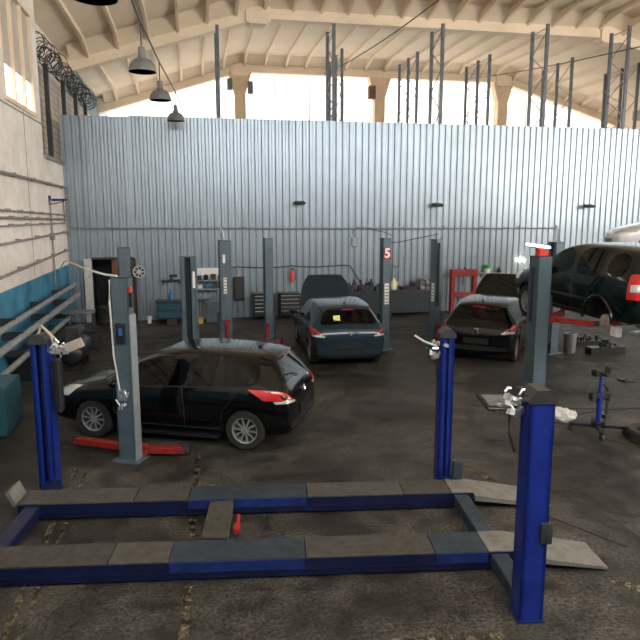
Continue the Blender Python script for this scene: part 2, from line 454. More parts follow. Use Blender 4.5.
# worn floor markings and joints
def strip(name, pts, wd, m, z=.004):
    mb = MB()
    for (a, b) in zip(pts, pts[1:]):
        a, b = Vector((*a, 0)), Vector((*b, 0)); d = (b - a); n = Vector((-d.y, d.x, 0)).normalized() * wd / 2
        mb.prism([tuple((a + n)[:2]), tuple((a - n)[:2]), tuple((b - n)[:2]), tuple((b + n)[:2])], 0.0, z)
    struct(name, mb, m)
strip('trim_50', [(-1.72, 5.0), (-1.75, 9.4)], .07, 'mark')
strip('trim_51', [(-1.58, 5.0), (-1.6, 9.3)], .05, 'mark')
strip('trim_52', [(-.22, 4.4), (-.02, 9.7)], .09, 'mark')
strip('trim_53', [(2.55, 4.75), (1.55, 4.85), (1.2, 4.72)], .08, 'mark')
strip('trim_54', [(3.55, 9.4), (3.95, 7.85)], .10, 'mark')
strip('trim_55', [(4.02, 5.35), (4.25, 5.1), (4.6, 4.8)], .12, 'mark')
strip('trim_56', [(5.2, 11.2), (7.2, 10.6), (12, 9.6)], .035, 'seam')
strip('trim_57', [(5.3, 10.9), (6.4, 9.2), (7.4, 7.6)], .03, 'seam')
strip('trim_58', [(4.1, 6.8), (4.6, 5.9)], .03, 'seam')
strip('trim_59', [(4.6, 8.9), (5.6, 8.3), (6.2, 8.2)], .03, 'seam')

# ------------------------------------------------------------------ rack frames behind the partition
def rack_frame(x, ys, h, label, group):
    t = thing('rack_frame', label, 'rack', (x, ys[0], 0), 0, group)
    for y in ys:
        part('upright', MB().bbox(-.055, .055, y - ys[0] - .05, y - ys[0] + .05, 0, h), 'rack', t)
    br = MB()
    for a, b in zip(ys, ys[1:]):
        z = 5.8; up = True
        while z < h - .4:
            z2 = min(z + .75, h - .15)
            br.cyl((0, (a if up else b) - ys[0], z), (0, (b if up else a) - ys[0], z2), .022, 6)
            z = z2; up = not up
        br.cyl((0, a - ys[0], h - .12), (0, b - ys[0], h - .12), .022, 6)
    part('bracing', br, 'pipelight', t)
ordn = ['first', 'second', 'third', 'fourth', 'fifth']
for i, (x, h) in enumerate([(1.02, 9.85), (5.04, 10.1), (9.04, 10.3), (13.13, 10.5), (16.51, 10.62)]):
    rack_frame(x, (23.4, 24.5), h, 'tall rack frame close behind the metal wall, %s from the left' % ordn[i], 'tall rack frames behind the metal wall')
for i, (x, h) in enumerate([(6.38, 10.4), (9.7, 10.42), (13.02, 10.45), (17.0, 10.5), (20.37, 10.45)]):
    rack_frame(x, (28.0, 29.2, 30.5), h, 'three-post rack frame farther behind the metal wall, %s from the left' % ordn[i], 'rack frames deeper in the hall')

# ------------------------------------------------------------------ razor wire and posts on the left wall
for i, y in enumerate((21.5, 24.2, 26.6, 28.9)):
    solo('fence_post', MB().bbox(XL - .16, XL - .02, -.07, .07, 5.25, 8.0), 'dark',
         ['dark steel post on the left wall beside the edge of the metal wall', 'dark wall post under the wire coil, second towards the far windows',
          'dark wall post under the wire coil, third towards the far windows', 'dark wall post under the wire coil, closest to the far windows'][i], 'post', (0, y, 0), 0, 'dark posts on the left wall')
pts = []
N = 15 * 62
for i in range(N):
    a = i / 15 * 2 * math.pi; y = 19.9 + 10.2 * i / N
    r = .24 + .09 * math.sin(i * .137) + .05 * math.sin(i * .31)
    pts.append((XL - .02 + r * math.cos(a) * .9, y + .16 * math.sin(a * .5 + i * .02), 8.22 + .06 * math.sin(i * .05) + r * math.sin(a)))
solo('wire_coil', MB().tube(pts, .012, 5), 'dark', 'tangled coil of dark razor wire along the top of the left wall posts', 'wire')

# ------------------------------------------------------------------ pipes along the left wall
def wall_pipe(y0, y1, z0, z1, r, label, m='pipe', off=.1, drop=None, step=1.9):
    t = thing('wall_pipe', label, 'pipe', (XL + off, y0, z0), 0, 'pipes along the left wall')
    p = [(0, 0, 0), (0, (y1 - y0) * .5, (z1 - z0) * .5 - .015), (0, y1 - y0, z1 - z0)]
    if drop: p += [(0.0, y1 - y0 + .04, z1 - z0 - .05), (0, y1 - y0 + .05, z1 - z0 - drop)]
    part('tube', MB().tube(p, r), m, t)
    y = .8
    while y < y1 - y0:
        if y0 + y > 12: part('clamp', MB().bbox(-off, .02, y - .025, y + .025, (z1 - z0) * y / (y1 - y0) - r - .01, (z1 - z0) * y / (y1 - y0) + r + .01), 'pipe' if off < .2 else 'dark', t)
        y += step
wall_pipe(6, 22.4, 4.62, 4.42, .035, 'grey pipe highest on the left wall below the window, turning down at the corner', drop=1.5)
wall_pipe(6, 22.3, 3.9, 3.55, .022, 'thin pipe on the left wall, topmost of the close bundle', step=1.1)
wall_pipe(6, 22.3, 3.7, 3.42, .03, 'thicker pipe on the left wall, middle of the close bundle', step=1.3)
wall_pipe(6, 22.3, 3.45, 3.3, .022, 'thin pipe on the left wall, lowest of the close bundle', step=1.5)
wall_pipe(6, 22.45, 2.95, 3.02, .03, 'lone pipe across the cream left wall under the bundle', m='pipe')
wall_pipe(6, 22.4, 2.15, 2.45, .035, 'pipe on the cream left wall just above the blue paint', m='pipe')
wall_pipe(6, 22.0, 1.34, 1.36, .065, 'fat grey pipe across the blue paint, highest of the floor-side pipes', m='pipelight', off=.28, step=2.6)
wall_pipe(6, 21.6, 1.02, 1.06, .075, 'fat grey pipe below the blue paint, middle of the floor-side pipes', m='pipelight', off=.42, step=2.6)
wall_pipe(6, 20.4, .66, .66, .06, 'fat grey pipe closest to the floor along the left wall', m='pipelight', off=.5, step=2.6)
t = thing('wall_conduit', 'thin vertical conduit with hooked top on the left wall near the corner', 'pipe', (XL, 20.1, 0))
part('tube', MB().tube([(.06, 0, 1.2), (.06, 0, 3.9), (.06, .1, 3.98), (.06, 1.9, 4.02), (.06, 2.0, 3.9), (.06, 2.05, 3.3)], .025), 'pipe', t)
part('junction_box', MB().box((.06, 0, 2.95), (.12, .16, .2)).bevel(.01), 'pipe', t)
solo('wall_bracket', MB().bbox(0, .5, -.03, .03, -.03, .03).bbox(0, .04, -.1, .1, -.15, .12).tube([(.5, 0, 0), (.2, 0, -.1), (0, 0, -.13)], .012), 'bluedark', 'small blue grey bracket arm sticking out of the left wall', 'bracket', (XL, 20.3, 4.0))

# ------------------------------------------------------------------ services on the partition
YW = YP - .05
def wall_rail():
    t = thing('air_pipe', 'long grey air pipe running level across the metal wall', 'pipe', (0, YW, 3.08))
    part('tube', MB().tube([(-3.9, -.07, .05), (4.5, -.07, 0), (13.4, -.07, -.03), (13.55, -.07, -.06), (13.58, -.07, -.9)], .028), 'zincdark', t)
    for x in [-3 + 1.5 * k for k in range(12)]: part('clamp', MB().box((x, -.035, .02), (.05, .09, .1)), 'zincdark', t)
wall_rail()
def sagline(pts_x, z0, sag, y=0, n=5):
    out = []
    for a, b in zip(pts_x, pts_x[1:]):
        for k in range(n):
            f = k / n; out.append((a + (b - a) * f, y, z0 - sag * 4 * f * (1 - f)))
    out.append((pts_x[-1], y, z0)); return out
solo('wall_hose', MB().tube(sagline([-.2, 1.5, 3.4, 5.2], 1.78, .05) + [(5.5, 0, 1.75), (6.0, -.0, .95)], .018), 'dark', 'thin dark hose looped low along the metal wall behind the dark blue car', 'hose', (0, YW - .02, 0))
solo('wall_cable', MB().tube([(6.6, 0, 2.55), (7.3, 0, 2.58), (8.2, 0, 2.75), (8.8, 0, 2.86)], .014), 'dark', 'thin cable strung on the metal wall between the number post and its neighbour', 'cable', (0, YW - .02, 0))
solo('pale_string', MB().tube(sagline([7.0, 9.0, 11.2, 13.2], 2.03, .03), .010), 'zincdark', 'thin pale cord strung across the metal wall above the red press', 'cord', (0, YW - .015, 0))
for i, (x, z, nm) in enumerate([(3.65, 3.96, 'small dark spotlight on the metal wall above the dark blue car'), (8.66, 3.9, 'small dark spotlight on the metal wall above the red press'),
                                (14.69, 3.87, 'small dark spotlight on the metal wall above the raised car')]):
    t = thing('spotlight', nm, 'light', (x, YW, z), 0, 'spotlights on the metal wall')
    part('lamp_head', MB().box((0, -.22, .0), (.34, .26, .09), rx=R(12)).box((0, -.3, .0), (.40, .06, .05), rx=R(12)).cyl((-.22, -.2, 0), (.22, -.2, 0), .02).bevel(.012), 'dark', t)
    part('stem', MB().tube([(0, .0, .0), (0, -.2, 0)], .02), 'dark', t)
    part('cable', MB().tube([(.04, -.02, 0), (.05, -.02, -.3), (.05, -.02, -.82)], .010), 'zincdark', t)
t = thing('wall_socket', 'grey junction box hanging under the air pipe above the open hood', 'box', (5.66, YW, 2.75))
part('casing', MB().box((0, -.06, -.15), (.24, .14, .34)).bevel(.015), 'zincdark', t)
part('cable', MB().tube([(0, -.05, 0), (-.1, -.06, .2), (0.02, -.07, .36), (.35, -.07, .35), (1.0, -.2, .2), (1.3, -.3, .08)], .012), 'dark', t)
t = thing('wall_lamp', 'small lit warm bulb on the metal wall beside the tall post with red cap', 'light', (12.15, YW, 1.86))
part('holder', MB().cyl((0, 0, 0), (0, -.12, 0), .03), 'dirtywhite', t)
part('bulb', MB().sph((0, -.16, 0), .05), 'bulb', t)

# ------------------------------------------------------------------ pendant lamps
def pendant(loc, top, label):
    t = thing('pendant_lamp', label, 'lamp', loc, 0, 'bell lamps under the roof')
    outer = [(.27, .0), (.265, .06), (.235, .15), (.18, .22), (.09, .26), (.07, .34), (.07, .46), (.03, .48)]
    inner = [(.02, .26), (.08, .245), (.17, .205), (.235, .14), (.255, .02)]
    part('shade', MB().lathe(outer + [(.03, .47)] + inner + [(.27, .0)], (0, 0, 0), 'Z', 28), 'lampgrey', t, smooth=50)
    part('bulb', MB().sph((0, 0, .15), .06, (1, 1, 1.3)), 'lampin', t, smooth=True)
    part('rod', MB().cyl((0, 0, .47), (0, 0, top), .014, 8), 'dark', t)
CONZ = 7.35
for (x, y, z, l) in [(-1.08, 8.85, 6.22, 'grey bell lamp cropped by the top edge, closest to the camera'), (-.88, 14.0, 6.40, 'grey bell lamp under the roof, first one wholly in view'),
                     (-.69, 17.5, 6.42, 'grey bell lamp under the roof, in front of the metal wall top'), (-.40, 21.5, 6.45, 'small bell lamp half hidden at the top of the metal wall')]:
    pendant((x, y, z), CONZ - z, l)
solo('lamp_conduit', MB().tube([(-1.4, 3.0, CONZ + .0), (-1.08, 8.85, CONZ), (-.88, 14, CONZ), (-.69, 17.5, CONZ), (-.40, 21.5, CONZ), (-.2, 25.3, CONZ)], .02), 'dark', 'dark conduit under the roof that carries the bell lamps', 'conduit')
def cable(name, a, b, sag, label, n=14):
    a, b = Vector(a), Vector(b)
    p = [a.lerp(b, i / n) - Vector((0, 0, sag * 4 * (i / n) * (1 - i / n))) for i in range(n + 1)]
    solo(name, MB().tube(p, .022, 6), 'wire', label, 'cable')
cable('overhead_cable', (6.96, 34.6, 10.7), (8.4, 15.9, 10.64), .35, 'black cable sagging from the middle of the roof up to the top edge')
a, b = pix(468, 79, 34.5), pix(690, 35, 16.0)
pts = [a.lerp(b, i / 14) - Vector((0, 0, .12 * 4 * (i / 14) * (1 - i / 14))) for i in range(15)] + [Vector((b.x, b.y, low(b.x) + .05))]
solo('overhead_cable', MB().tube(pts, .018, 6), 'wire', 'black cable strung across the right side of the roof', 'cable')

# ------------------------------------------------------------------ four-post lift
LIFT = thing('four_post_lift', 'big blue four-post car lift lowered to the floor at the front', 'car lift', (.6, 6.03, 0), R(-7.3))
def blue_post(u, v, inward, h=2.04, w_=.215):
    p = MB()
    s = w_ / 2
    # channel section: three walls with an open slot facing the other posts
    p.bbox(u - s, u + s, v - s if inward > 0 else v + s - .03, (v - s + .03) if inward > 0 else v + s, 0.02, h)
    p.bbox(u - s, u - s + .035, v - s, v + s, .02, h).bbox(u + s - .035, u + s, v - s, v + s, .02, h)
    p.bbox(u - s, u - s + .07, v + (s - .03) * inward - (.03 if inward < 0 else 0), v + (s - .03) * inward + (.03 if inward > 0 else 0), .02, h)
    p.bbox(u + s - .07, u + s, v + (s - .03) * inward - (.03 if inward < 0 else 0), v + (s - .03) * inward + (.03 if inward > 0 else 0), .02, h)
    P = part('post', p, 'blue', LIFT)
    part('base_plate', MB().bbox(u - .125, u + .125, v - .125, v + .125, 0, .02), 'bluedark', P)
    part('cap', MB().prism([(u - s - .015, h), (u + s + .015, h), (u + s + .01, h + .06), (u + s - .05, h + .12), (u - s + .05, h + .12), (u - s - .01, h + .06)], v - s - .015, v + s + .015, 'Y'), 'dark', P)
    part('rack_ladder', MB().bbox(u - .03, u + .03, v - .02, v + .02, .05, h - .02), 'bluedark', P)
    return P
def fitting(P, c, side, n, seed, panel=None, m='black', ln=.26):
    rnd = random.Random(seed)
    mb = MB()
    for i in range(n):
        a = Vector(c) + Vector((rnd.uniform(-.10, .10), rnd.uniform(-.05, .05), rnd.uniform(-.10, .09)))
        d = Vector((rnd.uniform(-1, 1), rnd.uniform(-.6, .6), rnd.uniform(-1, 1))).normalized() * rnd.uniform(.05, .11)
        if i % 3 == 0: mb.box(a, (abs(d.x) + .03, .05, abs(d.z) * .6 + .03), rz=rnd.uniform(0, 1), ry=rnd.uniform(-.6, .6))
        else: mb.tube([a, a + d * .5 + Vector((0, 0, .02)), a + d], .012, 6)
    mb.tube([c, Vector(c) + Vector((side * -.08, 0, 0))], .02)
    part('valve_cluster', mb, 'silver', P, 'bright metal fittings and hoses')
    part('hose', MB().tube([c, Vector(c) + Vector((-.03, 0, -.15)), Vector(c) + Vector((-.02, .0, -.3)), Vector(c) + Vector((.03, .0, -.45))], .012), 'wire', P)
p1 = blue_post(2.41, -.75, 1)
fitting(p1, (2.20, -.72, 2.02), 1, 20, 3)
part('panel_bracket', MB().tube([(2.24, -.72, 2.02), (2.18, -.66, 2.0)], .015), 'dark', p1)
part('tilted_panel', MB().box((2.10, -.62, 1.99), (.31, .26, .03), rz=R(8), ry=R(4), rx=R(14)).bevel(.008), 'black', p1, 'flat black panel')
part('panel_glass', MB().box((2.10, -.62, 2.006), (.25, .19, .012), rz=R(8), ry=R(4), rx=R(14)), 'panelglass', p1, 'grey glass of the panel')
part('control_box', MB().box((2.50, -.85, .86), (.11, .07, .20)).bevel(.02, 2), 'dark', p1, 'rounded dark grey control box')
p2 = blue_post(2.33, 2.06, -1, 2.06, .18)
fitting(p2, (2.22, 2.02, 1.92), 1, 14, 5)
part('lever', MB().tube([(2.2, 2.0, 1.95), (2.02, 1.98, 2.02), (1.9, 1.98, 2.1)], .014), 'dirtywhite', p2)
part('wedge', MB().box((2.47, 1.86, .28), (.12, .08, .34), ry=R(4)), 'bluegrey', p2)
p3 = blue_post(-2.86, 2.30, -1, 2.0)
fitting(p3, (-2.66, 2.25, 1.96), -1, 20, 9)
part('tilted_panel', MB().box((-2.44, 2.27, 1.97), (.24, .05, .12), ry=R(-22)).bevel(.006), 'tan', p3, 'tan metal plate')
part('control_box', MB().box((-2.66, 2.25, 1.45), (.09, .14, .7)).bevel(.02), 'black', p3)
part('pipe_elbow', MB().tube([(-2.9, 2.3, 2.08), (-2.84, 2.3, 2.22), (-2.72, 2.28, 2.1), (-2.68, 2.26, 1.98)], .022), 'tan', p3)
p4 = blue_post(-2.86, -.75, 1)
for u, m in ((2.41, 'bluegrey'), (-2.78, 'bluenavy')):
    part('crossbeam', MB().bbox(u - .09, u + .09, -.70, 2.2, .05, .19).bevel(.01), m, LIFT)
def runway(v0, v1, plates):
    rw = part('runway', MB().bbox(-2.95, 2.57, v0 + .02, v1, .06, .185).bbox(-2.95, 2.57, v0, v0 + .02, .03, .205).bbox(-2.95, 2.57, v0 - .012, v0, .09, .105), 'bluenavy', LIFT)
    for a, b, m in plates:
        part('deck_plate', MB().bbox(a + .006, b - .006, v0 + .012, v1 - .005, .185, .212), m, rw)
        if m == 'bluegrey': part('side_plate', MB().bbox(a + .01, b - .01, v0 - .006, v0 + .012, .105, .208), 'bluedark', rw, 'lighter blue side plate')
    return rw
r1 = runway(0, .44, [(-2.95, -1.55, 'deckbrown'), (-1.55, -.95, 'deckgrey'), (-.95, .42, 'bluegrey'), (.42, 1.75, 'deckbrown'), (1.75, 2.3, 'bluegrey'), (2.3, 2.57, 'ramp')])
r2 = runway(1.42, 1.84, [(-2.95, -1.6, 'deckgrey'), (-1.6, -.95, 'deckbrown'), (-.95, .5, 'bluegrey'), (.5, 1.7, 'deckgrey'), (1.7, 2.3, 'deckbrown'), (2.3, 2.57, 'ramp')])
for v0, v1 in ((-.06, .46), (1.36, 1.88)):
    part('ramp', MB().prism([(2.57, .20), (2.57, .13), (3.54, .006), (3.54, .03)], v0, v1, 'Y'), 'ramp', LIFT)
part('jack_bridge', MB().bbox(-.68, -.40, .44, 1.42, .09, .20).bbox(-.69, -.39, .44, .5, .02, .2), 'deckbrown', LIFT)
part('jack_cylinder', MB().cyl((-.33, 1.2, .1), (-.33, .80, .1), .03).box((-.33, .9, .10), (.07, .14, .06)), 'red', LIFT, 'small red hydraulic jack part')
part('wheel_stop', MB().box((-3.05, 1.66, .25), (.05, .34, .2), ry=R(-25)), 'ramp', LIFT)

# ------------------------------------------------------------------ two-post lift columns
def lift_column(loc, rz, h, label, top='plain', w=.30, d=.26, arms=(), carriage=.55, sticker=False, power=True):
    """local +Y faces the car"""
    t = thing('lift_column', label, 'lift post', loc, rz, 'grey two-post lift columns')
    part('base_plate', MB().bbox(-w / 2 - .08, w / 2 + .08, -d / 2 - .1, d / 2 + .12, 0, .02), 'lift', t)
    c = MB().bbox(-w / 2, w / 2, -d / 2, -d / 2 + .02, .02, h).bbox(-w / 2, -w / 2 + .02, -d / 2, d / 2, .02, h).bbox(w / 2 - .02, w / 2, -d / 2, d / 2, .02, h)
    c.bbox(-w / 2, -w / 2 + .09, d / 2 - .02, d / 2, .02, h).bbox(w / 2 - .09, w / 2, d / 2 - .02, d / 2, .02, h).bbox(-w / 2, w / 2, -d / 2, d / 2, h - .02, h)
    part('column', c, 'lift', t)
    part('screw', MB().cyl((0, 0, .02), (0, 0, h - .02), .03), 'liftdark', t)
    cz = carriage
    part('carriage', MB().bbox(-w / 2 + .025, w / 2 - .025, -d / 2 + .03, d / 2 + .06, cz - .25, cz + .45), 'liftdark', t)
    for ang, ln, zz in arms:
        a = part('swing_arm', MB(), 'red', t) if False else None
        dx, dy = math.sin(ang), math.cos(ang)
        mb = MB()
        c0 = Vector((0.10 * (1 if ang > 0 else -1), d / 2 + .10, zz)); c1 = c0 + Vector((dx * ln, dy * ln, 0))
        mb.box((c0 + c1) / 2, (.12, ln, .10), rz=-ang).box(c0, (.18, .18, .14), rz=-ang)
        mb.box(c0.lerp(c1, .7), (.09, ln * .62, .07), rz=-ang).bevel(.008)
        a = part('swing_arm', mb, 'red', t, 'red swing arm')
        part('lift_pad', MB().cyl(c1 - Vector((0, 0, .03)), c1 + Vector((0, 0, .07)), .06, 14), 'dark', a)
    if power:
        pass
    return t, h
COLS = []
# pair around the black car seen from the side
t, h = lift_column((-1.02, 9.62, 0), R(-24), 2.74, 'wide grey lift post standing in front of the black car seen side-on', w=.27, d=.15, arms=((R(78), .66, .10), (R(-84), 1.0, .12)), carriage=.32)
part('side_flange', MB().bbox(.135, .152, -.085, .09, .02, 2.2), 'zincdark', t)
part('control_box', MB().box((.0, -.10, 1.93), (.14, .05, .30)).bevel(.01), 'black', t)
part('control_tag', MB().box((.02, -.132, 1.96), (.045, .02, .10)), 'bluebottle', t)
part('handle', MB().box((.15, -.03, 2.42), (.03, .04, .22)), 'black', t)
part('warning_tag', MB().box((.15, -.03, 2.56), (.03, .05, .08)), 'redbright', t)
part('white_cable', MB().tube([(-.14, -.085, 2.70), (-.15, -.09, 2.4), (-.13, -.09, 1.6), (-.06, -.09, 1.05)], .014), 'cablewhite', t)
rnd = random.Random(4); mb = MB()
for i in range(10):
    a = Vector((-.02 + rnd.uniform(-.07, .07), -.11, .98 + rnd.uniform(-.14, .14))); mb.tube([a, a + Vector((rnd.uniform(-.08, .08), -.02, rnd.uniform(-.1, .1)))], .014, 6)
mb.box((-.02, -.10, 1.02), (.12, .06, .16))
part('valve_cluster', mb, 'silver', t, 'bright metal valve with hanging hoses')
t, h = lift_column((-.10, 12.95, 0), R(170), 2.80, 'grey lift post standing behind the roof of the black car seen side-on', w=.30, d=.2, arms=((R(60), .5, .10), (R(-60), .5, .10)), carriage=.4)
part('label_plate', MB().box((-.115, .103, 2.35), (.05, .006, .32)), 'white', t)
LBL = []
def bar_label(t, x, y, z, hh=.42, rot=False):
    p = part('label_plate', MB().box((x, y, z), (.09, .008, hh)), 'white', t, 'white label strip')
    b = MB()
    for k in range(5): b.box((x, y - .006, z - hh * .4 + k * hh * .2), (.065, .006, hh * .05))
    part('printed_bars', b, 'dark', p)
def facing(loc, flip=False):
    return 0.0
# back row: columns seen mostly from their narrow backs
def row_column(loc, rz, h, label, w=.24, d=.28, red=None, lab=None, **k):
    t, hh = lift_column(loc, rz, h, label, w=w, d=d, **k)
    return t
t = row_column((-1.66, 16.5, 0), R(-80), 2.80, 'grey lift post by the dark doorway, mostly hidden behind the wide post', w=.30, arms=())
t = row_column((.80, 17.2, 0), R(96), 2.92, 'grey lift post with red lock between the white shelf and tall black box', w=.28, d=.30, arms=((R(50), .5, .12),))
part('lock_cylinder', MB().cyl((-.17, .0, .25), (-.17, .0, .78), .055).box((-.17, 0, .8), (.12, .14, .1)), 'red', t, 'red lock cylinder')
pl = part('label_plate', MB().box((-.146, .02, 1.75), (.008, .08, .42)), 'white', t, 'white label strip')
mb = MB()
for k_ in range(5): mb.box((-.152, .02, 1.6 + k_ * .08), (.006, .06, .02))
part('printed_bars', mb, 'dark', pl)
part('wall_tag', MB().box((-.146, .04, 2.45), (.008, .07, .22)), 'white', t)
part('hook_cable', MB().tube([(0, 0, 2.9), (-.02, .02, 3.1), (.03, .08, 3.28), (.0, .1, 3.1)], .014), 'cablewhite', t)
t = row_column((1.92, 17.0, 0), R(-82), 2.98, 'slim grey lift post left of the dark blue car', w=.18, d=.22, arms=((R(60), .55, .12), (R(-60), .55, .12)))
part('lock_lever', MB().tube([(.13, -.05, .75), (.16, -.1, .45), (.2, -.12, .2)], .04), 'red', t, 'red lever')
t = row_column((4.96, 16.5, 0), R(98), 2.98, 'grey lift post carrying the number 5 sign', w=.22, d=.22, arms=((R(-48), .45, .12), (R(50), .45, .14)))
sg = part('number_sign', MB().box((-.116, .0, 2.58), (.008, .22, .30)), 'red', t, 'red sign plate with a white 5')
fc = bpy.data.curves.new('number', 'FONT'); fc.body = '5'; fc.size = .34; fc.extrude = .004; fc.align_x = 'CENTER'; fc.align_y = 'CENTER'; fc.offset = .012
fc.materials.append(M['white'])
fo = bpy.data.objects.new('number', fc); COL.objects.link(fo); fo.parent = sg
fo.matrix_local = Matrix.Translation((-.124, 0, 2.58)) @ Matrix.Rotation(R(-90), 4, 'Z') @ Matrix.Rotation(R(90), 4, 'X')
pl = part('label_plate', MB().box((-.116, .0, 1.52), (.008, .12, .55)), 'white', t, 'white label strip')
mb = MB()
for k_ in range(6): mb.box((-.122, .0, 1.30 + k_ * .085), (.006, .09, .022))
part('printed_bars', mb, 'dark', pl)
part('red_cover', MB().box((.0, .17, .55), (.14, .08, .5)), 'red', t)
t = row_column((6.3, 16.3, 0), R(-66), 2.95, 'grey lift post left of the red press and the black car with raised hood', w=.22, d=.22, arms=((R(70), .4, .12),))
pl = part('label_plate', MB().box((.02, -.116, 1.55), (.10, .008, .48)), 'white', t, 'white label strip')
mb = MB()
for k_ in range(5): mb.box((.02, -.122, 1.38 + k_ * .085), (.08, .006, .022))
part('printed_bars', mb, 'dark', pl)
part('side_tube', MB().cyl((.15, -.05, 1.2), (.15, -.05, 2.85), .03), 'black', t)
part('red_cover', MB().box((.17, .0, .4), (.08, .16, .55)), 'red', t)
t, h = lift_column((6.86, 12.0, 0), R(-88), 2.78, 'tall grey lift post with red cap and lit tube beside the raised car', w=.34, d=.30, arms=((R(-35), .82, 1.50), (R(58), .9, 1.50)), carriage=1.55)
part('red_cap', MB().box((.02, 0, 2.86), (.17, .2, .16)).bevel(.01), 'redbright', t)
part('cap_bar', MB().box((0, 0, 2.95), (.06, .5, .02)), 'dark', t)
part('lamp_tube', MB().box((.03, -.1, 2.985), (.09, .52, .05), rx=R(-8)).bevel(.015), 'tube', t, 'lit white tube lamp')
part('side_strip', MB().box((-.02, -.156, 2.0), (.12, .008, 1.1)), 'bluegrey', t)
t = row_column((9.12, 15.25, 0), R(105), 2.90, 'dark grey lift post behind the nose of the raised car', w=.28, d=.28, arms=((R(50), .5, .12),))
lift_column((10.05, 12.1, 0), R(92), 2.8, 'grey lift post on the far side of the raised dark car', w=.34, d=.30, arms=((R(35), .82, 1.50), (R(-58), .9, 1.50)), carriage=1.55)

# ------------------------------------------------------------------ cars
HATCH = dict(st=[
    (0.00, .30, .62, .56, .58, .60, .34, .64), (0.10, .20, .78, .64, .74, .69, .44, .73), (0.40, .17, .87, .74, .83, .80, .66, .84),
    (0.80, .17, .905, .83, .86, .89, .75, .93), (1.15, .17, .91, .88, .87, .95, .76, 1.00), (1.36, .17, .91, .895, .872, 1.08, .735, 1.13),
    (1.62, .17, .91, .91, .875, 1.23, .70, 1.28), (2.05, .17, .91, .93, .875, 1.40, .65, 1.46), (2.46, .17, .91, .945, .875, 1.435, .635, 1.50),
    (2.56, .17, .91, .95, .875, 1.44, .635, 1.505), (3.05, .17, .91, .97, .87, 1.435, .63, 1.505), (3.45, .17, .91, .99, .86, 1.405, .62, 1.48),
    (3.78, .17, .905, 1.01, .845, 1.36, .60, 1.44), (3.90, .18, .90, 1.01, .835, 1.315, .60, 1.395), (4.14, .20, .87, .98, .80, 1.02, .70, 1.05),
    (4.25, .24, .83, .80, .79, .86, .72, .90), (4.28, .32, .76, .60, .72, .66, .66, .70)],
    fo=.93, wb=2.61, wr=.316, arch=.35, track=.77, hood=(.08, 1.15), shield=(1.15, 2.05), rear=(3.90, 4.14), rearmin=6,
    sidewin=[('f', 1.36, 2.46), ('r', 2.56, 3.45), ('q', 3.45, 3.78)], doors=[('f', 1.36, 2.56), ('r', 2.56, 3.45)], W=.91)
SUV = dict(st=[
    (0, .45, .68, .78, .62, .84, .56, .88), (.12, .36, .80, .88, .76, .95, .68, .98), (.45, .32, .88, .96, .84, 1.02, .74, 1.05), (1.0, .30, .905, 1.02, .87, 1.07, .77, 1.11),
    (1.30, .30, .905, 1.06, .875, 1.13, .77, 1.17), (1.50, .30, .905, 1.07, .88, 1.28, .75, 1.32), (1.72, .30, .905, 1.08, .88, 1.42, .73, 1.47), (2.06, .30, .905, 1.09, .88, 1.58, .69, 1.64),
    (2.5, .30, .905, 1.10, .88, 1.62, .68, 1.69), (2.6, .30, .905, 1.10, .88, 1.625, .68, 1.695), (3.1, .30, .905, 1.11, .88, 1.62, .68, 1.695), (3.42, .30, .905, 1.12, .875, 1.61, .675, 1.685),
    (3.52, .30, .905, 1.12, .875, 1.605, .675, 1.68), (4.10, .32, .90, 1.13, .86, 1.57, .66, 1.65), (4.28, .36, .89, 1.13, .84, 1.50, .66, 1.58), (4.42, .40, .86, 1.08, .82, 1.14, .74, 1.17), (4.47, .48, .80, .80, .78, .86, .72, .9)],
    fo=.84, wb=2.64, wr=.345, arch=.42, track=.77, hood=(.10, 1.30), shield=(1.30, 2.06), rear=(4.28, 4.42), rearmin=7,
    sidewin=[('f', 1.50, 2.5), ('r', 2.6, 3.42), ('q', 3.52, 4.10)], doors=[('f', 1.5, 2.6), ('r', 2.6, 3.45)], W=.905)

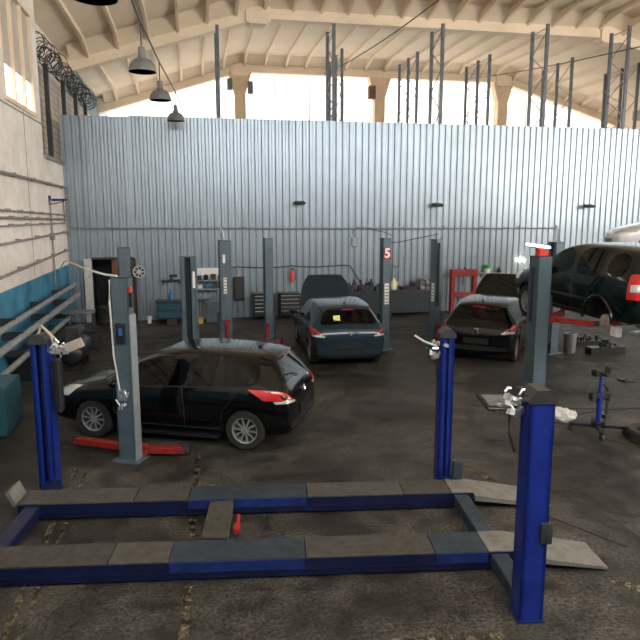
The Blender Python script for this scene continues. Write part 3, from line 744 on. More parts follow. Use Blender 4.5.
def car_shell(P):
    """the body surface as one closed skin, then cut into its panels and panes"""
    st = P['st']; ax = P['fo'] + P['wb'] / 2
    def ring(s):
        _, zb, wm, zbelt, wbelt, zc, wc, zt = s
        hz = zb + .13
        wi = wc - .09
        return [(0, zb), (wm * .82, zb), (wm * .955, hz), (wm, hz + (zbelt - hz) * .45), (wm * .55 + wbelt * .46, zbelt - (zbelt - hz) * .16), (wbelt, zbelt),
                (wc, zc), (wi, zc + .6 * (zt - zc)), (wi * .55, zc + .93 * (zt - zc)), (0, zt)]
    bm = bmesh.new(); cr = bm.edges.layers.float.new('crease_edge')
    rows = []
    for s in st:
        rg = ring(s); x = ax - s[0]; row = {}
        for k_, (y, z) in enumerate(rg):
            row[(k_, 1)] = bm.verts.new((x, y, z))
            row[(k_, -1)] = row[(k_, 1)] if k_ in (0, 9) else bm.verts.new((x, -y, z))
        rows.append(row)
    names = ['body']
    def idx(nm):
        if nm not in names: names.append(nm)
        return names.index(nm)
    def within(a, b, r): return a >= r[0] - 1e-6 and b <= r[1] + 1e-6
    for i in range(len(st) - 1):
        a, b = st[i][0], st[i + 1][0]
        for k_ in range(9):
            for sd in (1, -1):
                v = [rows[i][(k_, sd)], rows[i + 1][(k_, sd)], rows[i + 1][(k_ + 1, sd)], rows[i][(k_ + 1, sd)]]
                f = bm.faces.new(v); sn = 'L' if sd > 0 else 'R'; nm = 'body'
                if k_ == 5:
                    for q, s0, s1 in P['sidewin']:
                        if within(a, b, (s0, s1)): nm = 'sidewin_%s_%s' % (q, sn)
                if k_ >= 7 and within(a, b, P['shield']): nm = 'windshield'
                if k_ >= P['rearmin'] and within(a, b, P['rear']): nm = 'rear_window'
                if k_ >= 6 and within(a, b, P['hood']): nm = 'hood'
                if k_ in (2, 3, 4):
                    for q, s0, s1 in P['doors']:
                        if within(a, b, (s0, s1)): nm = 'door_%s_%s' % (q, sn)
                f.material_index = idx(nm)
    for row in (rows[0], rows[-1]):
        for k_ in range(9):
            v = []
            for key in ((k_, 1), (k_ + 1, 1), (k_ + 1, -1), (k_, -1)):
                if row[key] not in v: v.append(row[key])
            bm.faces.new(v)
    bmesh.ops.recalc_face_normals(bm, faces=bm.faces[:])
    for e in bm.edges:
        ms = {f.material_index for f in e.link_faces}
        if len(ms) > 1:
            nn = ' '.join(names[m_] for m_ in ms)
            e[cr] = .96 if ('win' in nn or 'shield' in nn) else .25
    WELL = idx('wheel_well')
    me = bpy.data.meshes.new('shell'); bm.to_mesh(me); bm.free()
    dummy = [bpy.data.materials.new('slot') for _ in names]
    for d in dummy: me.materials.append(d)
    o = bpy.data.objects.new('shell', me); COL.objects.link(o)
    sub = o.modifiers.new('s', 'SUBSURF'); sub.levels = 2; sub.render_levels = 2
    dg = bpy.context.evaluated_depsgraph_get(); dg.update()
    ev = o.evaluated_get(dg); em = bpy.data.meshes.new_from_object(ev)
    bvh = BVHTree.FromPolygons([v.co.copy() for v in em.vertices], [tuple(p.vertices) for p in em.polygons])
    cm = MB()
    for sx in (P['wb'] / 2, -P['wb'] / 2):
        for sy in (1, -1):
            cm.cyl((sx, sy * (P['W'] - .26), P['wr'] + .01), (sx, sy * (P['W'] + .3), P['wr'] + .01), P['arch'], 40)
    for f in cm.bm.faces: f.material_index = WELL
    bmesh.ops.recalc_face_normals(cm.bm, faces=cm.bm.faces[:])
    cme = bpy.data.meshes.new('cut'); cm.bm.to_mesh(cme); cm.bm.free()
    for d in dummy: cme.materials.append(d)
    co = bpy.data.objects.new('cut', cme); COL.objects.link(co)
    bo = o.modifiers.new('b', 'BOOLEAN'); bo.operation = 'DIFFERENCE'; bo.object = co; bo.solver = 'EXACT'
    dg = bpy.context.evaluated_depsgraph_get(); dg.update()
    fm = bpy.data.meshes.new_from_object(o.evaluated_get(dg))
    out = {}
    groups = {}
    for p in fm.polygons:
        nm = names[p.material_index]
        if nm == 'wheel_well': nm += '_%d%d' % (p.center.x > 0, p.center.y > 0)
        groups.setdefault(nm, []).append(p)
    for nm, ps in groups.items():
        vm = {}; vs = []; fs = []
        for p in ps:
            f = []
            for v in p.vertices:
                if v not in vm: vm[v] = len(vs); vs.append(fm.vertices[v].co.copy())
                f.append(vm[v])
            fs.append(f)
        out[nm] = (vs, fs)
    bpy.data.objects.remove(o); bpy.data.objects.remove(co)
    for d in dummy: bpy.data.materials.remove(d)
    return out, bvh

def raw_mesh(name, vs, fs, m, off=(0, 0, 0), smooth=True):
    me = bpy.data.meshes.new(name); o = Vector(off)
    me.from_pydata([v - o for v in vs], [], fs); me.materials.append(m); me.update()
    me.polygons.foreach_set('use_smooth', [True] * len(me.polygons)); me.set_sharp_from_angle(angle=R(50))
    return me
def conform(bvh, corners, n=7, off=.010, mk=None, back=.03):
    """a lens or plate that follows the bodywork, with thickness"""
    A, B, C_, D = [Vector(c) for c in corners]; mb = MB(); g, h = [], []
    for i in range(n + 1):
        r0, r1 = [], []
        for j in range(n + 1):
            u, v = i / n, j / n
            p = A * (1 - u) * (1 - v) + B * u * (1 - v) + C_ * u * v + D * (1 - u) * v
            loc, nor, _, _ = bvh.find_nearest(p)
            if nor.dot(p - loc) < 0 and (p - loc).length > .02: nor = nor
            r0.append(mb.bm.verts.new(loc + nor * off)); r1.append(mb.bm.verts.new(loc - nor * back))
        g.append(r0); h.append(r1)
    for i in range(n):
        for j in range(n):
            mb.bm.faces.new((g[i][j], g[i + 1][j], g[i + 1][j + 1], g[i][j + 1]))
    per = [(i, 0) for i in range(n)] + [(n, j) for j in range(n)] + [(i, n) for i in range(n, 0, -1)] + [(0, j) for j in range(n, 0, -1)]
    for a, b in zip(per, per[1:] + per[:1]):
        mb.bm.faces.new((g[a[0]][a[1]], h[a[0]][a[1]], h[b[0]][b[1]], g[b[0]][b[1]]))
    return mb
def seam(bvh, pts, r=.007, n=10):
    pp = []
    for a, b in zip(pts, pts[1:]):
        for k_ in range(n):
            p = Vector(a).lerp(Vector(b), k_ / n); pp.append(bvh.find_nearest(p)[0])
    pp.append(bvh.find_nearest(Vector(pts[-1]))[0]); return MB().tube(pp, r, 6)

SHELLS = {}
def wheel(parent, x, y, r, side, spokes=10, m='rim'):
    w2 = .10
    t = MB().lathe([(r * .66, -w2), (r * .93, -w2 * 1.02), (r, -w2 * .72), (r, w2 * .72), (r * .93, w2 * 1.02), (r * .66, w2)], (x, y, r), 'Y', 36, closed=True)
    tyre = part('wheel', t, 'rubber', parent)
    rm = MB(); s = side
    rm.lathe([(r * .67, -w2 * .9), (r * .67, w2 * .92 * 1), (r * .60, w2 * .85), (r * .60, -w2 * .8)], (x, y, r), 'Y', 36, closed=True)
    yo = y + s * w2 * .62
    rm.cyl((x, yo - s * .03, r), (x, yo + s * .02, r), r * .19, 16)
    for k_ in range(spokes):
        a = 2 * math.pi * k_ / spokes + .1
        rm.box((x + math.cos(a) * r * .39, yo, r + math.sin(a) * r * .39), (r * .48, .03, r * .085), ry=-a)
    part('rim', rm, m, tyre)
    part('brake_disc', MB().cyl((x, y - s * .02, r), (x, y + s * .01, r), r * .5, 24), 'dark', tyre)
    return tyre
def seat(parent, x, y, z):
    part('seat', MB().box((x, y, z + .12), (.50, .48, .16)).box((x - .27, y, z + .45), (.14, .46, .58), ry=R(-12)).box((x - .36, y, z + .80), (.09, .24, .18), ry=R(-12)).bevel(.04, 2), 'seatcloth', parent)

def make_car(kind, name, label, loc, rz, paint, hood_open=0, extras=None, no_wheel=(), glass='glass'):
    P = HATCH if kind == 'hatch' else SUV
    if kind not in SHELLS: SHELLS[kind] = car_shell(P)
    sh, bvh = SHELLS[kind]
    ax = P['fo'] + P['wb'] / 2; L = P['st'][-1][0]
    X = lambda s: ax - s
    t = thing(name, label, 'car', loc, rz)
    pm = M[paint]
    bodyname = {'body': 'body', 'windshield': 'windshield', 'rear_window': 'rear_window', 'hood': 'hood', 'wheel_well': 'wheel_well'}
    for nm, (vs, fs) in sh.items():
        nn = bodyname.get(nm[:10] if nm.startswith('wheel') else nm) or ('side_window' if nm.startswith('sidewin') else 'door')
        mm = pm if nn in ('body', 'hood', 'door') else (M['black'] if nn == 'wheel_well' else M['glassdark' if nn == 'rear_window' else glass])
        if nn == 'hood':
            piv = Vector((X(P['hood'][1]), 0, P['st'][4][7] - .03))
            o = link('hood', raw_mesh('hood', vs, fs, pm, piv), t, piv)
            if hood_open: o.rotation_euler = (0, -hood_open, 0) if False else (0, hood_open * -1, 0)
            so = o.modifiers.new('thickness', 'SOLIDIFY'); so.thickness = .03
        else:
            link(nn, raw_mesh(nn, vs, fs, mm), t)
    if hood_open:
        part('engine', MB().box((X(.62), 0, .62), (.62, .9, .3)).box((X(.7), -.2, .78), (.3, .4, .1)).cyl((X(.5), .3, .7), (X(.5), .3, .85), .1).bevel(.02), 'engine', t)
        part('hood_prop', MB().cyl((X(.45), -.5, .8), (X(.98), -.45, 1.7), .008, 6), 'steel', t)
    xw = P['wb'] / 2
    for i, (x, y) in enumerate([(xw, 1), (xw, -1), (-xw, 1), (-xw, -1)]):
        if i in no_wheel: continue
        wheel(t, x, y * P['track'], P['wr'], y)
    b = P['st']
    if kind == 'hatch':
        for s in (1, -1):
            tl = part('tail_light', conform(bvh, [(X(3.60), s * .93, 1.0), (X(3.86), s * .97, .83), (X(4.36), s * .60, .79), (X(4.18), s * .82, .97)]), 'taillight', t, 'red lens')
            part('clear_lens', conform(bvh, [(X(4.02), s * .95, .82), (X(4.06), s * .95, .78), (X(4.38), s * .60, .77), (X(4.38), s * .58, .81)], off=.014), 'headlight', tl)
            part('headlight', conform(bvh, [(X(.02), s * .48, .60), (X(.02), s * .42, .70), (X(.72), s * .80, .90), (X(.50), s * .92, .70)]), 'headlight', t, 'pale clear lens')
            part('mirror', MB().sph((X(1.42), s * 1.0, .98), .11, (.7, 1, .62)).tube([(X(1.42), s * .86, .92), (X(1.42), s * .95, .96)], .025), pm, t, smooth=True)
            for x0 in (2.36, 3.28):
                part('door_handle', conform(bvh, [(X(x0 - .09), s * .95, .80), (X(x0 - .09), s * .95, .83), (X(x0 + .09), s * .95, .845), (X(x0 + .09), s * .95, .815)], n=3, off=.03), pm, t)
            part('door_seam', seam(bvh, [(X(1.36), s * .93, .85), (X(1.33), s * .95, .55), (X(1.45), s * .93, .27), (X(2.55), s * .93, .27), (X(2.56), s * .95, .6), (X(2.52), s * .9, .95)]), 'black', t)
            part('door_seam', seam(bvh, [(X(2.56), s * .93, .27), (X(3.12), s * .93, .27), (X(3.2), s * .95, .62), (X(3.45), s * .9, .95)]), 'black', t)
            part('window_trim', seam(bvh, [(X(1.30), s * .9, .92), (X(2.0), s * .88, .945), (X(2.8), s * .88, .97), (X(3.75), s * .86, 1.02)], .009), 'black', t)
        part('license_plate', conform(bvh, [(X(4.4), .30, .50), (X(4.4), -.30, .50), (X(4.4), -.30, .64), (X(4.4), .30, .64)], n=4, off=.014), 'plate', t, 'blank black plate')
        part('bumper', conform(bvh, [(X(4.40), .80, .34), (X(4.40), -.80, .34), (X(4.40), -.78, .44), (X(4.40), .78, .44)], n=10, off=.02), 'black', t)
        part('grille', conform(bvh, [(X(-.1), .42, .30), (X(-.1), -.42, .30), (X(-.1), -.38, .50), (X(-.1), .38, .50)], n=6, off=.006), 'black', t)
        bc = bvh.find_nearest(Vector((X(4.36), 0, .84)))[0]
        part('badge', MB().tube([bc + Vector((-.012, .045, -.05)), bc + Vector((-.012, .01, -.01)), bc + Vector((-.012, .045, .035)), bc + Vector((-.012, 0, .06)), bc + Vector((-.012, -.04, .02)), bc + Vector((-.012, -.015, -.02)), bc + Vector((-.012, -.045, -.055))], .012, 6), 'chrome', t, 'small chrome emblem')
        part('antenna', MB().cyl((X(3.55), 0, 1.47), (X(3.78), 0, 1.64), .006, 6).cyl((X(3.5), 0, 1.465), (X(3.56), 0, 1.485), .03), 'black', t)
        wp = [bvh.find_nearest(Vector(p))[0] + Vector((-.02, 0, .008)) for p in ((X(4.16), 0, 1.03), (X(4.1), .15, 1.10), (X(4.06), .38, 1.12))]
        part('rear_wiper', MB().tube(wp, .010, 6), 'black', t)
        part('spoiler', conform(bvh, [(X(3.70), .54, 1.42), (X(3.70), -.54, 1.42), (X(3.93), -.52, 1.37), (X(3.93), .52, 1.37)], n=8, off=.012), pm, t)
        part('brake_light', MB().box((X(3.985), 0, 1.375), (.012, .30, .022)), 'taillight', t)
        part('sill_panel', MB().bbox(X(3.1), X(1.35), .74, .86, .15, .2).bbox(X(3.1), X(1.35), -.86, -.74, .15, .2), 'black', t)
        part('dashboard', MB().box((X(1.55), 0, .82), (.40, 1.36, .24)).bevel(.05, 2), 'seatcloth', t)
        for y in (.36, -.36): seat(t, X(2.3), y, .3)
        part('rear_bench', MB().box((X(3.2), 0, .44), (.5, 1.24, .2)).box((X(3.5), 0, .72), (.16, 1.24, .56), ry=R(-15)).bevel(.04, 2), 'seatcloth', t)
        sw = MB().torus((0, 0, 0), .18, .016, 'X', 20, 6).box((0, 0, 0), (.02, .32, .03)); bmesh.ops.transform(sw.bm, matrix=Matrix.Translation((X(1.85), .36, .92)) @ Matrix.Rotation(R(-25), 4, 'Y'), verts=sw.bm.verts[:])
        part('steering_wheel', sw, 'black', t)
    else:
        for s in (1, -1):
            tl = part('tail_light', conform(bvh, [(X(4.22), s * .93, 1.28), (X(4.24), s * .96, .82), (X(4.52), s * .72, .84), (X(4.48), s * .70, 1.26)], off=.015), 'taillight', t, 'tall red lens')
            part('clear_lens', conform(bvh, [(X(4.30), s * .93, 1.08), (X(4.32), s * .94, .96), (X(4.50), s * .74, .96), (X(4.48), s * .73, 1.08)], off=.022), 'headlight', tl)
            part('headlight', conform(bvh, [(X(.05), s * .5, .78), (X(.05), s * .5, .92), (X(.6), s * .86, 1.0), (X(.45), s * .9, .80)]), 'headlight', t)
            part('mirror', MB().sph((X(1.58), s * 1.02, 1.17), .13, (.6, 1, .85)).tube([(X(1.56), s * .87, 1.1), (X(1.57), s * .96, 1.15)], .03), pm, t, smooth=True)
            for x0 in (2.42, 3.28):
                part('door_handle', conform(bvh, [(X(x0 - .10), s * .95, .955), (X(x0 - .10), s * .95, .985), (X(x0 + .10), s * .95, .99), (X(x0 + .10), s * .95, .96)], n=3, off=.03), pm, t)
            part('side_molding', conform(bvh, [(X(1.30), s * .95, .66), (X(1.30), s * .95, .71), (X(3.25), s * .95, .71), (X(3.25), s * .95, .66)], n=8, off=.02), 'dark', t)
            part('door_seam', seam(bvh, [(X(1.5), s * .93, 1.05), (X(1.42), s * .95, .65), (X(1.5), s * .93, .42), (X(2.6), s * .93, .42), (X(2.6), s * .95, .7), (X(2.56), s * .9, 1.1)]), 'black', t)
            part('door_seam', seam(bvh, [(X(2.6), s * .93, .42), (X(3.0), s * .93, .42), (X(3.12), s * .95, .75), (X(3.46), s * .9, 1.1)]), 'black', t)
            part('fender_flare', MB().tube([(X(3.48) + .44 * math.cos(a), s * .915, .355 + .44 * math.sin(a)) for a in [math.pi * k_ / 14 for k_ in range(15)]], .030, 8), pm, t)
        part('bumper', conform(bvh, [(X(4.60), .82, .46), (X(4.60), -.82, .46), (X(4.60), -.82, .62), (X(4.60), .82, .62)], n=10, off=.03), 'black', t)
        part('dashboard', MB().box((X(1.72), 0, .98), (.40, 1.36, .24)).bevel(.05, 2), 'seatcloth', t)
        for y in (.36, -.36): seat(t, X(2.45), y, .45)
        part('rear_bench', MB().box((X(3.3), 0, .6), (.5, 1.24, .2)).box((X(3.6), 0, .9), (.16, 1.24, .6), ry=R(-15)).bevel(.04, 2), 'seatcloth', t)
        sw = MB().torus((0, 0, 0), .19, .018, 'X', 20, 6).box((0, 0, 0), (.02, .34, .03)); bmesh.ops.transform(sw.bm, matrix=Matrix.Translation((X(1.98), .36, 1.12)) @ Matrix.Rotation(R(-25), 4, 'Y'), verts=sw.bm.verts[:])
        part('steering_wheel', sw, 'dark', t)
        part('rear_axle', MB().cyl((-xw, -.66, .30), (-xw, .66, .30), .05).sph((-xw, 0, .3), .13).tube([(-xw, .5, .3), (-xw + .5, .5, .36), (-xw + .9, .5, .40)], .03).tube([(-xw, -.5, .3), (-xw + .9, -.5, .40)], .03), 'engine', t)
        part('brake_disc', MB().lathe([(.05, -.02), (.15, -.02), (.15, .02), (.07, .02), (.07, .07), (.0, .07)], (-xw, .72, .31), 'Y', 24), 'tan', t, 'bare brake disc without a wheel')
        for y in (.62, -.62):
            part('shock_absorber', MB().cyl((-xw - .1, y, .22), (-xw - .2, y * .85, .75), .05).cyl((-xw - .1, y, .16), (-xw - .1, y, .24), .07), 'redbright', t, 'red shock absorber')
        part('muffler', MB().cyl((-xw - .55, -.35, .24), (-xw - .55, .40, .24), .11, 16).tube([(-xw - .55, .40, .24), (-xw - .45, .55, .2), (-xw - .85, .6, .2)], .03), 'silver', t, 'bright silver muffler')
        part('white_box', MB().box((-xw - .22, .66, .18), (.20, .10, .17)).bevel(.01), 'white', t)
        part('spring', MB().tube([(-xw + .12 + .06 * math.cos(a), .55 + .06 * math.sin(a), .32 + a * .008) for a in [k_ * .5 for k_ in range(80)]], .01, 5), 'dirtywhite', t)
    return t, X, bvh

carA, XA, bvA = make_car('hatch', 'hatchback_car', 'black hatchback parked side-on between grey lift posts, hood closed', (-.15, 10.99, 0), R(156), 'paintA')
carB, XB, _ = make_car('hatch', 'hatchback_car', 'dark blue hatchback with raised hood and yellow rear window sticker', (3.61, 16.56, 0), R(88), 'paintB', hood_open=R(74))
part('window_sticker', conform(bvA, [(XB(4.10), .36, 1.12), (XB(4.10), .20, 1.12), (XB(4.02), .20, 1.25), (XB(4.02), .36, 1.24)], n=3, off=.012, back=.0), 'sticker', carB)
carC, _, _ = make_car('hatch', 'hatchback_car', 'black hatchback with raised hood beside the red press, seen from behind', (7.86, 16.12, 0), R(54), 'paintC', hood_open=R(74))
carD, _, _ = make_car('suv', 'suv_car', 'dark green off-road car raised on red lift arms, its rear wheel missing', (8.56, 12.50, 1.215), R(89.5), 'paintD', no_wheel=(2,))
carD.scale = (1.08, 1.08, 1.08)
carE, _, _ = make_car('hatch', 'hatchback_car', 'white car raised high behind the dark off-road car at the edge', (13.75, 16.0, 2.42), R(158), 'paintE')
# lift that carries the white car
lift_column((13.2, 14.3, 0), R(-30), 2.9, 'grey lift post under the raised white car, in front of it', w=.3, d=.28, arms=((R(40), .85, 2.48), (R(-40), .85, 2.48)), carriage=2.3)
lift_column((14.55, 17.7, 0), R(150), 2.9, 'grey lift post under the raised white car, against the metal wall side', w=.3, d=.28, arms=((R(40), .85, 2.48), (R(-40), .85, 2.48)), carriage=2.3)

# ------------------------------------------------------------------ along the metal wall, left to right
def tyre(loc, label, r=.31, tilt=(0, 0, 0), group=None):
    o = solo('tyre', MB().lathe([(r * .62, -.09), (r * .92, -.10), (r, -.07), (r, .07), (r * .92, .10), (r * .62, .09)], (0, 0, .10), 'Z', 36, closed=True), 'rubber', label, 'tyre', loc, 0, group)
    o.rotation_euler = tilt; return o
for k_ in range(3):
    tyre((-2.85, YP - .55, .2 * k_), ['tyre lying at the bottom of the stack by the dark doorway', 'middle tyre of the stack by the dark doorway', 'topmost tyre of the stack by the dark doorway'][k_], group='stacked tyres')
t = thing('hub_cap', 'round white spoked wheel trim hung on the metal wall', 'wheel trim', (-1.81, YW, 1.66))
part('rim_ring', MB().torus((0, -.04, 0), .19, .022, 'Y', 28, 8), 'dirtywhite', t)
part('backing', MB().cyl((0, -.005, 0), (0, -.02, 0), .18, 24), 'black', t)
mb = MB().cyl((0, -.01, 0), (0, -.06, 0), .06, 14)
for k_ in range(7):
    a = 2 * math.pi * k_ / 7; mb.box((math.cos(a) * .12, -.04, math.sin(a) * .12), (.16, .02, .04), ry=-a)
part('spokes', mb, 'dirtywhite', t)
t = thing('wall_shelf', 'small black shelf on the metal wall above the dark cart', 'shelf', (-.75, YW, 1.38))
part('board', MB().bbox(-.35, .35, -.25, 0, -.03, 0), 'black', t)
part('bracket', MB().prism([(0, -.03), (-.22, -.03), (0, -.2)], -.3, -.27, 'X').prism([(0, -.03), (-.22, -.03), (0, -.2)], .27, .3, 'X'), 'black', t)
solo('hand_drill', MB().cyl((-.12, 0, .14), (.14, 0, .14), .045).box((-.06, 0, .05), (.05, .05, .16)).box((-.06, 0, .015), (.1, .07, .03)), 'dark', 'dark power tool lying on the small wall shelf', 'tool', (-.7, YW - .13, 1.38))
t = thing('tool_cart', 'dark low steel cart against the metal wall, a blue bottle on top', 'cart', (-.85, YP - .5, 0))
part('tray', MB().bbox(-.42, .42, -.25, .25, .68, .74), 'dark', t)
part('body', MB().bbox(-.40, .40, -.23, .23, .14, .68), 'black', t)
part('drawer', MB().bbox(-.37, .37, -.245, -.23, .42, .64), 'teal2', t)
part('drawer', MB().bbox(-.37, .37, -.245, -.23, .17, .39), 'teal2', t)
for sx in (-.35, .35):
    for sy in (-.18, .18): part('caster', MB().cyl((sx - .02, sy, .07), (sx + .02, sy, .07), .07).box((sx, sy, .12), (.05, .05, .05)), 'rubber', t)
solo('bottle', MB().lathe([(.075, 0), (.08, .02), (.08, .2), (.04, .27), (.03, .30), (.03, .36), (.01, .37)], n=16), 'bluebottle', 'blue bottle standing on the dark cart by the metal wall', 'bottle', (-.78, YP - .5, .74))
solo('battery', MB().bbox(-.16, .16, -.1, .1, 0, .2).cyl((-.1, 0, .2), (-.1, 0, .23), .02).cyl((.1, 0, .2), (.1, 0, .23), .02), 'dark', 'dark battery on the floor in front of the low cart', 'battery', (-.75, YP - 1.05, 0))
solo('cup', MB().lathe([(.06, 0), (.08, .24), (.07, .24), (.05, .02)], n=16), 'white', 'small white bucket on the floor left of the dark cart', 'bucket', (-1.5, YP - .7, 0))

t = thing('shelf_rack', 'steel shelf rack with a white back board against the metal wall', 'shelf', (.52, YP - .32, 0))
part('back_board', MB().bbox(-.48, .48, .18, .20, 1.30, 1.76), 'white', t)
for z in (.75, 1.08, 1.38): part('shelf', MB().bbox(-.48, .48, -.2, .2, z - .03, z), 'zincdark', t)
for sx in (-.47, .47):
    for sy in (-.19, .19): part('post', MB().bbox(sx - .02, sx + .02, sy - .02, sy + .02, 0, 1.76), 'zincdark', t)
rnd = random.Random(11); i = 0
words_ = [('tin', 'dirtywhite'), ('tin', 'dark'), ('tin', 'bluebottle'), ('tin', 'black'), ('tin', 'steel')]
pos = [(-.36, 1.38), (-.12, 1.38), (.12, 1.38), (.34, 1.38), (-.34, 1.08), (-.1, 1.08), (.16, 1.08), (.36, 1.08)]
cl = ['dark', 'black', 'dark', 'steel', 'dirtywhite', 'bluebottle', 'dark', 'steel']
cn = dict(dark='dark grey', black='black', steel='grey steel', dirtywhite='off-white', bluebottle='blue')
for i, ((x, z), c) in enumerate(zip(pos, cl)):
    place = ['leftmost', 'second from the left', 'third from the left', 'rightmost'][i % 4]
    hgt = rnd.uniform(.10, .2)
    solo('tin', MB().lathe([(.07, 0), (.075, .01), (.075, hgt), (.03, hgt + .01), (.03, hgt + .03)], n=14) if i % 2 else MB().bbox(-.09, .09, -.08, .08, 0, hgt).bevel(.01), c,
         '%s tin on the %s shelf of the steel rack, %s' % (cn[c], 'top' if i < 4 else 'middle', place), 'tin', (.52 + x, YP - .36, z), 0, 'tins on the shelf rack')
t = thing('grey_cabinet', 'low grey steel cabinet in front of the shelf rack', 'cabinet', (.68, YP - .95, 0))
part('body', MB().bbox(-.32, .32, -.24, .24, .04, .74).bevel(.01), 'lift', t)
part('door', MB().bbox(-.29, .29, -.255, -.24, .1, .7), 'lift', t)
part('foot', MB().bbox(-.3, .3, -.22, .22, 0, .04), 'black', t)
mb = MB(); rnd = random.Random(2)
for i in range(9):
    a = Vector((rnd.uniform(-.22, .22), rnd.uniform(-.12, .12), .05)); mb.tube([a, a + Vector((rnd.uniform(-.1, .1), 0, rnd.uniform(.05, .14))), a + Vector((rnd.uniform(-.15, .15), 0, .02))], .025, 6)
mb.bbox(-.25, .25, -.14, .14, 0, .04)
solo('parts_pile', mb, 'steel', 'tangle of small metal parts on top of the low grey cabinet', 'parts', (.68, YP - .95, .74))
solo('carton', MB().bbox(-.16, .16, -.12, .12, 0, .2).bevel(.008), 'yellow', 'yellow carton on the floor left of the low grey cabinet', 'box', (.1, YP - 1.0, 0))
t = thing('speaker_box', 'tall narrow black box mounted on the metal wall right of the shelf rack', 'box', (1.52, YW, .62))
part('casing', MB().bbox(-.18, .18, -.22, 0, 0, .82).bevel(.015), 'black', t)
part('front_panel', MB().bbox(-.14, .14, -.228, -.218, .06, .76), 'dark', t)
def chest(loc, label, rz=0):
    t = thing('tool_chest', label, 'tool chest', loc, rz, 'black tool chests')
    part('body', MB().bbox(-.36, .36, -.24, .24, .12, .90).bevel(.012), 'black', t)
    for k_ in range(5):
        z = .78 - k_ * .13
        d = part('drawer', MB().bbox(-.32, .32, -.255, -.238, z - .05, z + .055), 'dark', t)
        part('drawer_handle', MB().bbox(-.31, .31, -.28, -.255, z + .025, z + .05), 'silver', d, 'bright drawer pull')
    for sx in (-.28, .28):
        for sy in (-.17, .17): part('caster', MB().cyl((sx - .02, sy, .06), (sx + .02, sy, .06), .06).box((sx, sy, .11), (.04, .04, .04)), 'rubber', t)
chest((2.32, YP - .5, 0), 'black tool chest with bright drawer pulls left of the slim lift post')
chest((3.22, YP - .5, 0), 'black tool chest with bright drawer pulls below the fire extinguisher')
solo('spray_bottle', MB().lathe([(.05, 0), (.055, .18), (.02, .24), (.02, .32)], n=14).box((.03, 0, .33), (.12, .03, .04)).tube([(0, 0, .34), (-.03, 0, .42), (-.08, 0, .47)], .015), 'black', 'dark spray bottle on the tool chest left of the slim lift post', 'bottle', (2.45, YP - .5, .90))
t = thing('fire_extinguisher', 'red fire extinguisher hung on the metal wall left of the raised hood', 'fire extinguisher', (3.38, YW, 1.22))
part('cylinder', MB().lathe([(.075, 0), (.08, .03), (.08, .34), (.05, .40), (.025, .42)], (0, -.10, 0), n=18), 'redbright', t)
part('valve', MB().cyl((0, -.10, .42), (0, -.10, .47), .02).box((.03, -.10, .48), (.12, .03, .02)), 'black', t)
part('hose', MB().tube([(.03, -.10, .45), (.11, -.10, .4), (.12, -.1, .2), (.10, -.1, .05)], .012), 'black', t)
part('bracket', MB().box((0, -.01, .2), (.1, .03, .06)), 'dark', t)

# benches behind the hood and between the posts
def bench(loc, wd, label, m='benchblue'):
    t = thing('workbench', label, 'workbench', loc)
    part('worktop', MB().bbox(-wd / 2, wd / 2, -.3, .3, .84, .90), 'dark', t)
    part('front_panel', MB().bbox(-wd / 2 + .04, wd / 2 - .04, -.26, -.24, .1, .84), m, t)
    for sx in (-1, 1):
        for y in (-.25, .25): part('leg', MB().bbox(sx * (wd / 2 - .05) - .03, sx * (wd / 2 - .05) + .03, y - .03, y + .03, 0, .84), 'dark', t)
bench((5.9, YP - .45, 0), 1.5, 'dark workbench right of the raised hood of the dark blue car')
bench((7.75, YP - .45, 0), 1.9, 'dark workbench between the number post and the red press')
def lump(name, m, loc, label, cat, seed, sx=.22, sz=.3, n=8):
    rnd = random.Random(seed); mb = MB().bbox(-sx, sx, -.14, .14, 0, sz * .45)
    for i in range(n):
        x, y = rnd.uniform(-sx * .8, sx * .8), rnd.uniform(-.1, .1)
        q = rnd.random(); z = rnd.uniform(sz * .4, sz)
        if q < .4: mb.cyl((x, y, 0), (x, y, z), rnd.uniform(.03, .06), 10)
        elif q < .7: mb.box((x, y, z * .6), (rnd.uniform(.06, .16), .1, rnd.uniform(.06, .14)), rz=rnd.uniform(0, 1), ry=rnd.uniform(-.3, .3))
        else: mb.tube([(x, y, sz * .4), (x + .05, y, z * 1.1), (x + .13, y, sz * .5)], .016, 6)
    return solo(name, mb.bevel(.005), m, label, cat, loc)
lump('gearbox', 'engine', (5.35, YP - .5, .9), 'oily engine part on the bench just right of the raised hood', 'engine part', 21, .2, .45)
lump('engine_block', 'engine', (5.95, YP - .5, .9), 'oily engine block on the middle of the bench right of the raised hood', 'engine part', 22, .26, .42, 10)
lump('cylinder_head', 'engine', (6.45, YP - .5, .9), 'small oily engine part at the bench end behind the number post', 'engine part', 23, .14, .3)
lump('toolbox', 'black', (7.55, YP - .5, .9), 'black heap of tools on the bench right of the number post', 'tools', 24, .3, .28, 10)
solo('jug', MB().lathe([(.1, 0), (.11, .02), (.11, .24), (.05, .33), (.04, .38), (.04, .41), (.0, .415)], n=16).torus((.12, 0, .22), .06, .015, 'Y', 12, 6), 'yellowwax', 'cream plastic jug on the bench right of the number 5 post', 'jug', (6.98, YP - .55, .92), smooth=60)
mb = MB().tube([(0, 0, 0), (.02, -.02, .3), (.10, -.02, .62), (.04, -.01, .8)], .022).tube([(.06, 0, 0), (.14, -.02, .35), (.16, -.02, .6)], .015).box((.06, -.02, .82), (.18, .05, .09))
solo('hose_gun', mb, 'steel', 'spray gun with hose propped behind the cream jug', 'tool', (7.05, YP - .3, .9))
t = thing('wire_rack', 'small wire rack of grey bins on the bench left of the red press', 'rack', (8.25, YP - .5, .9))
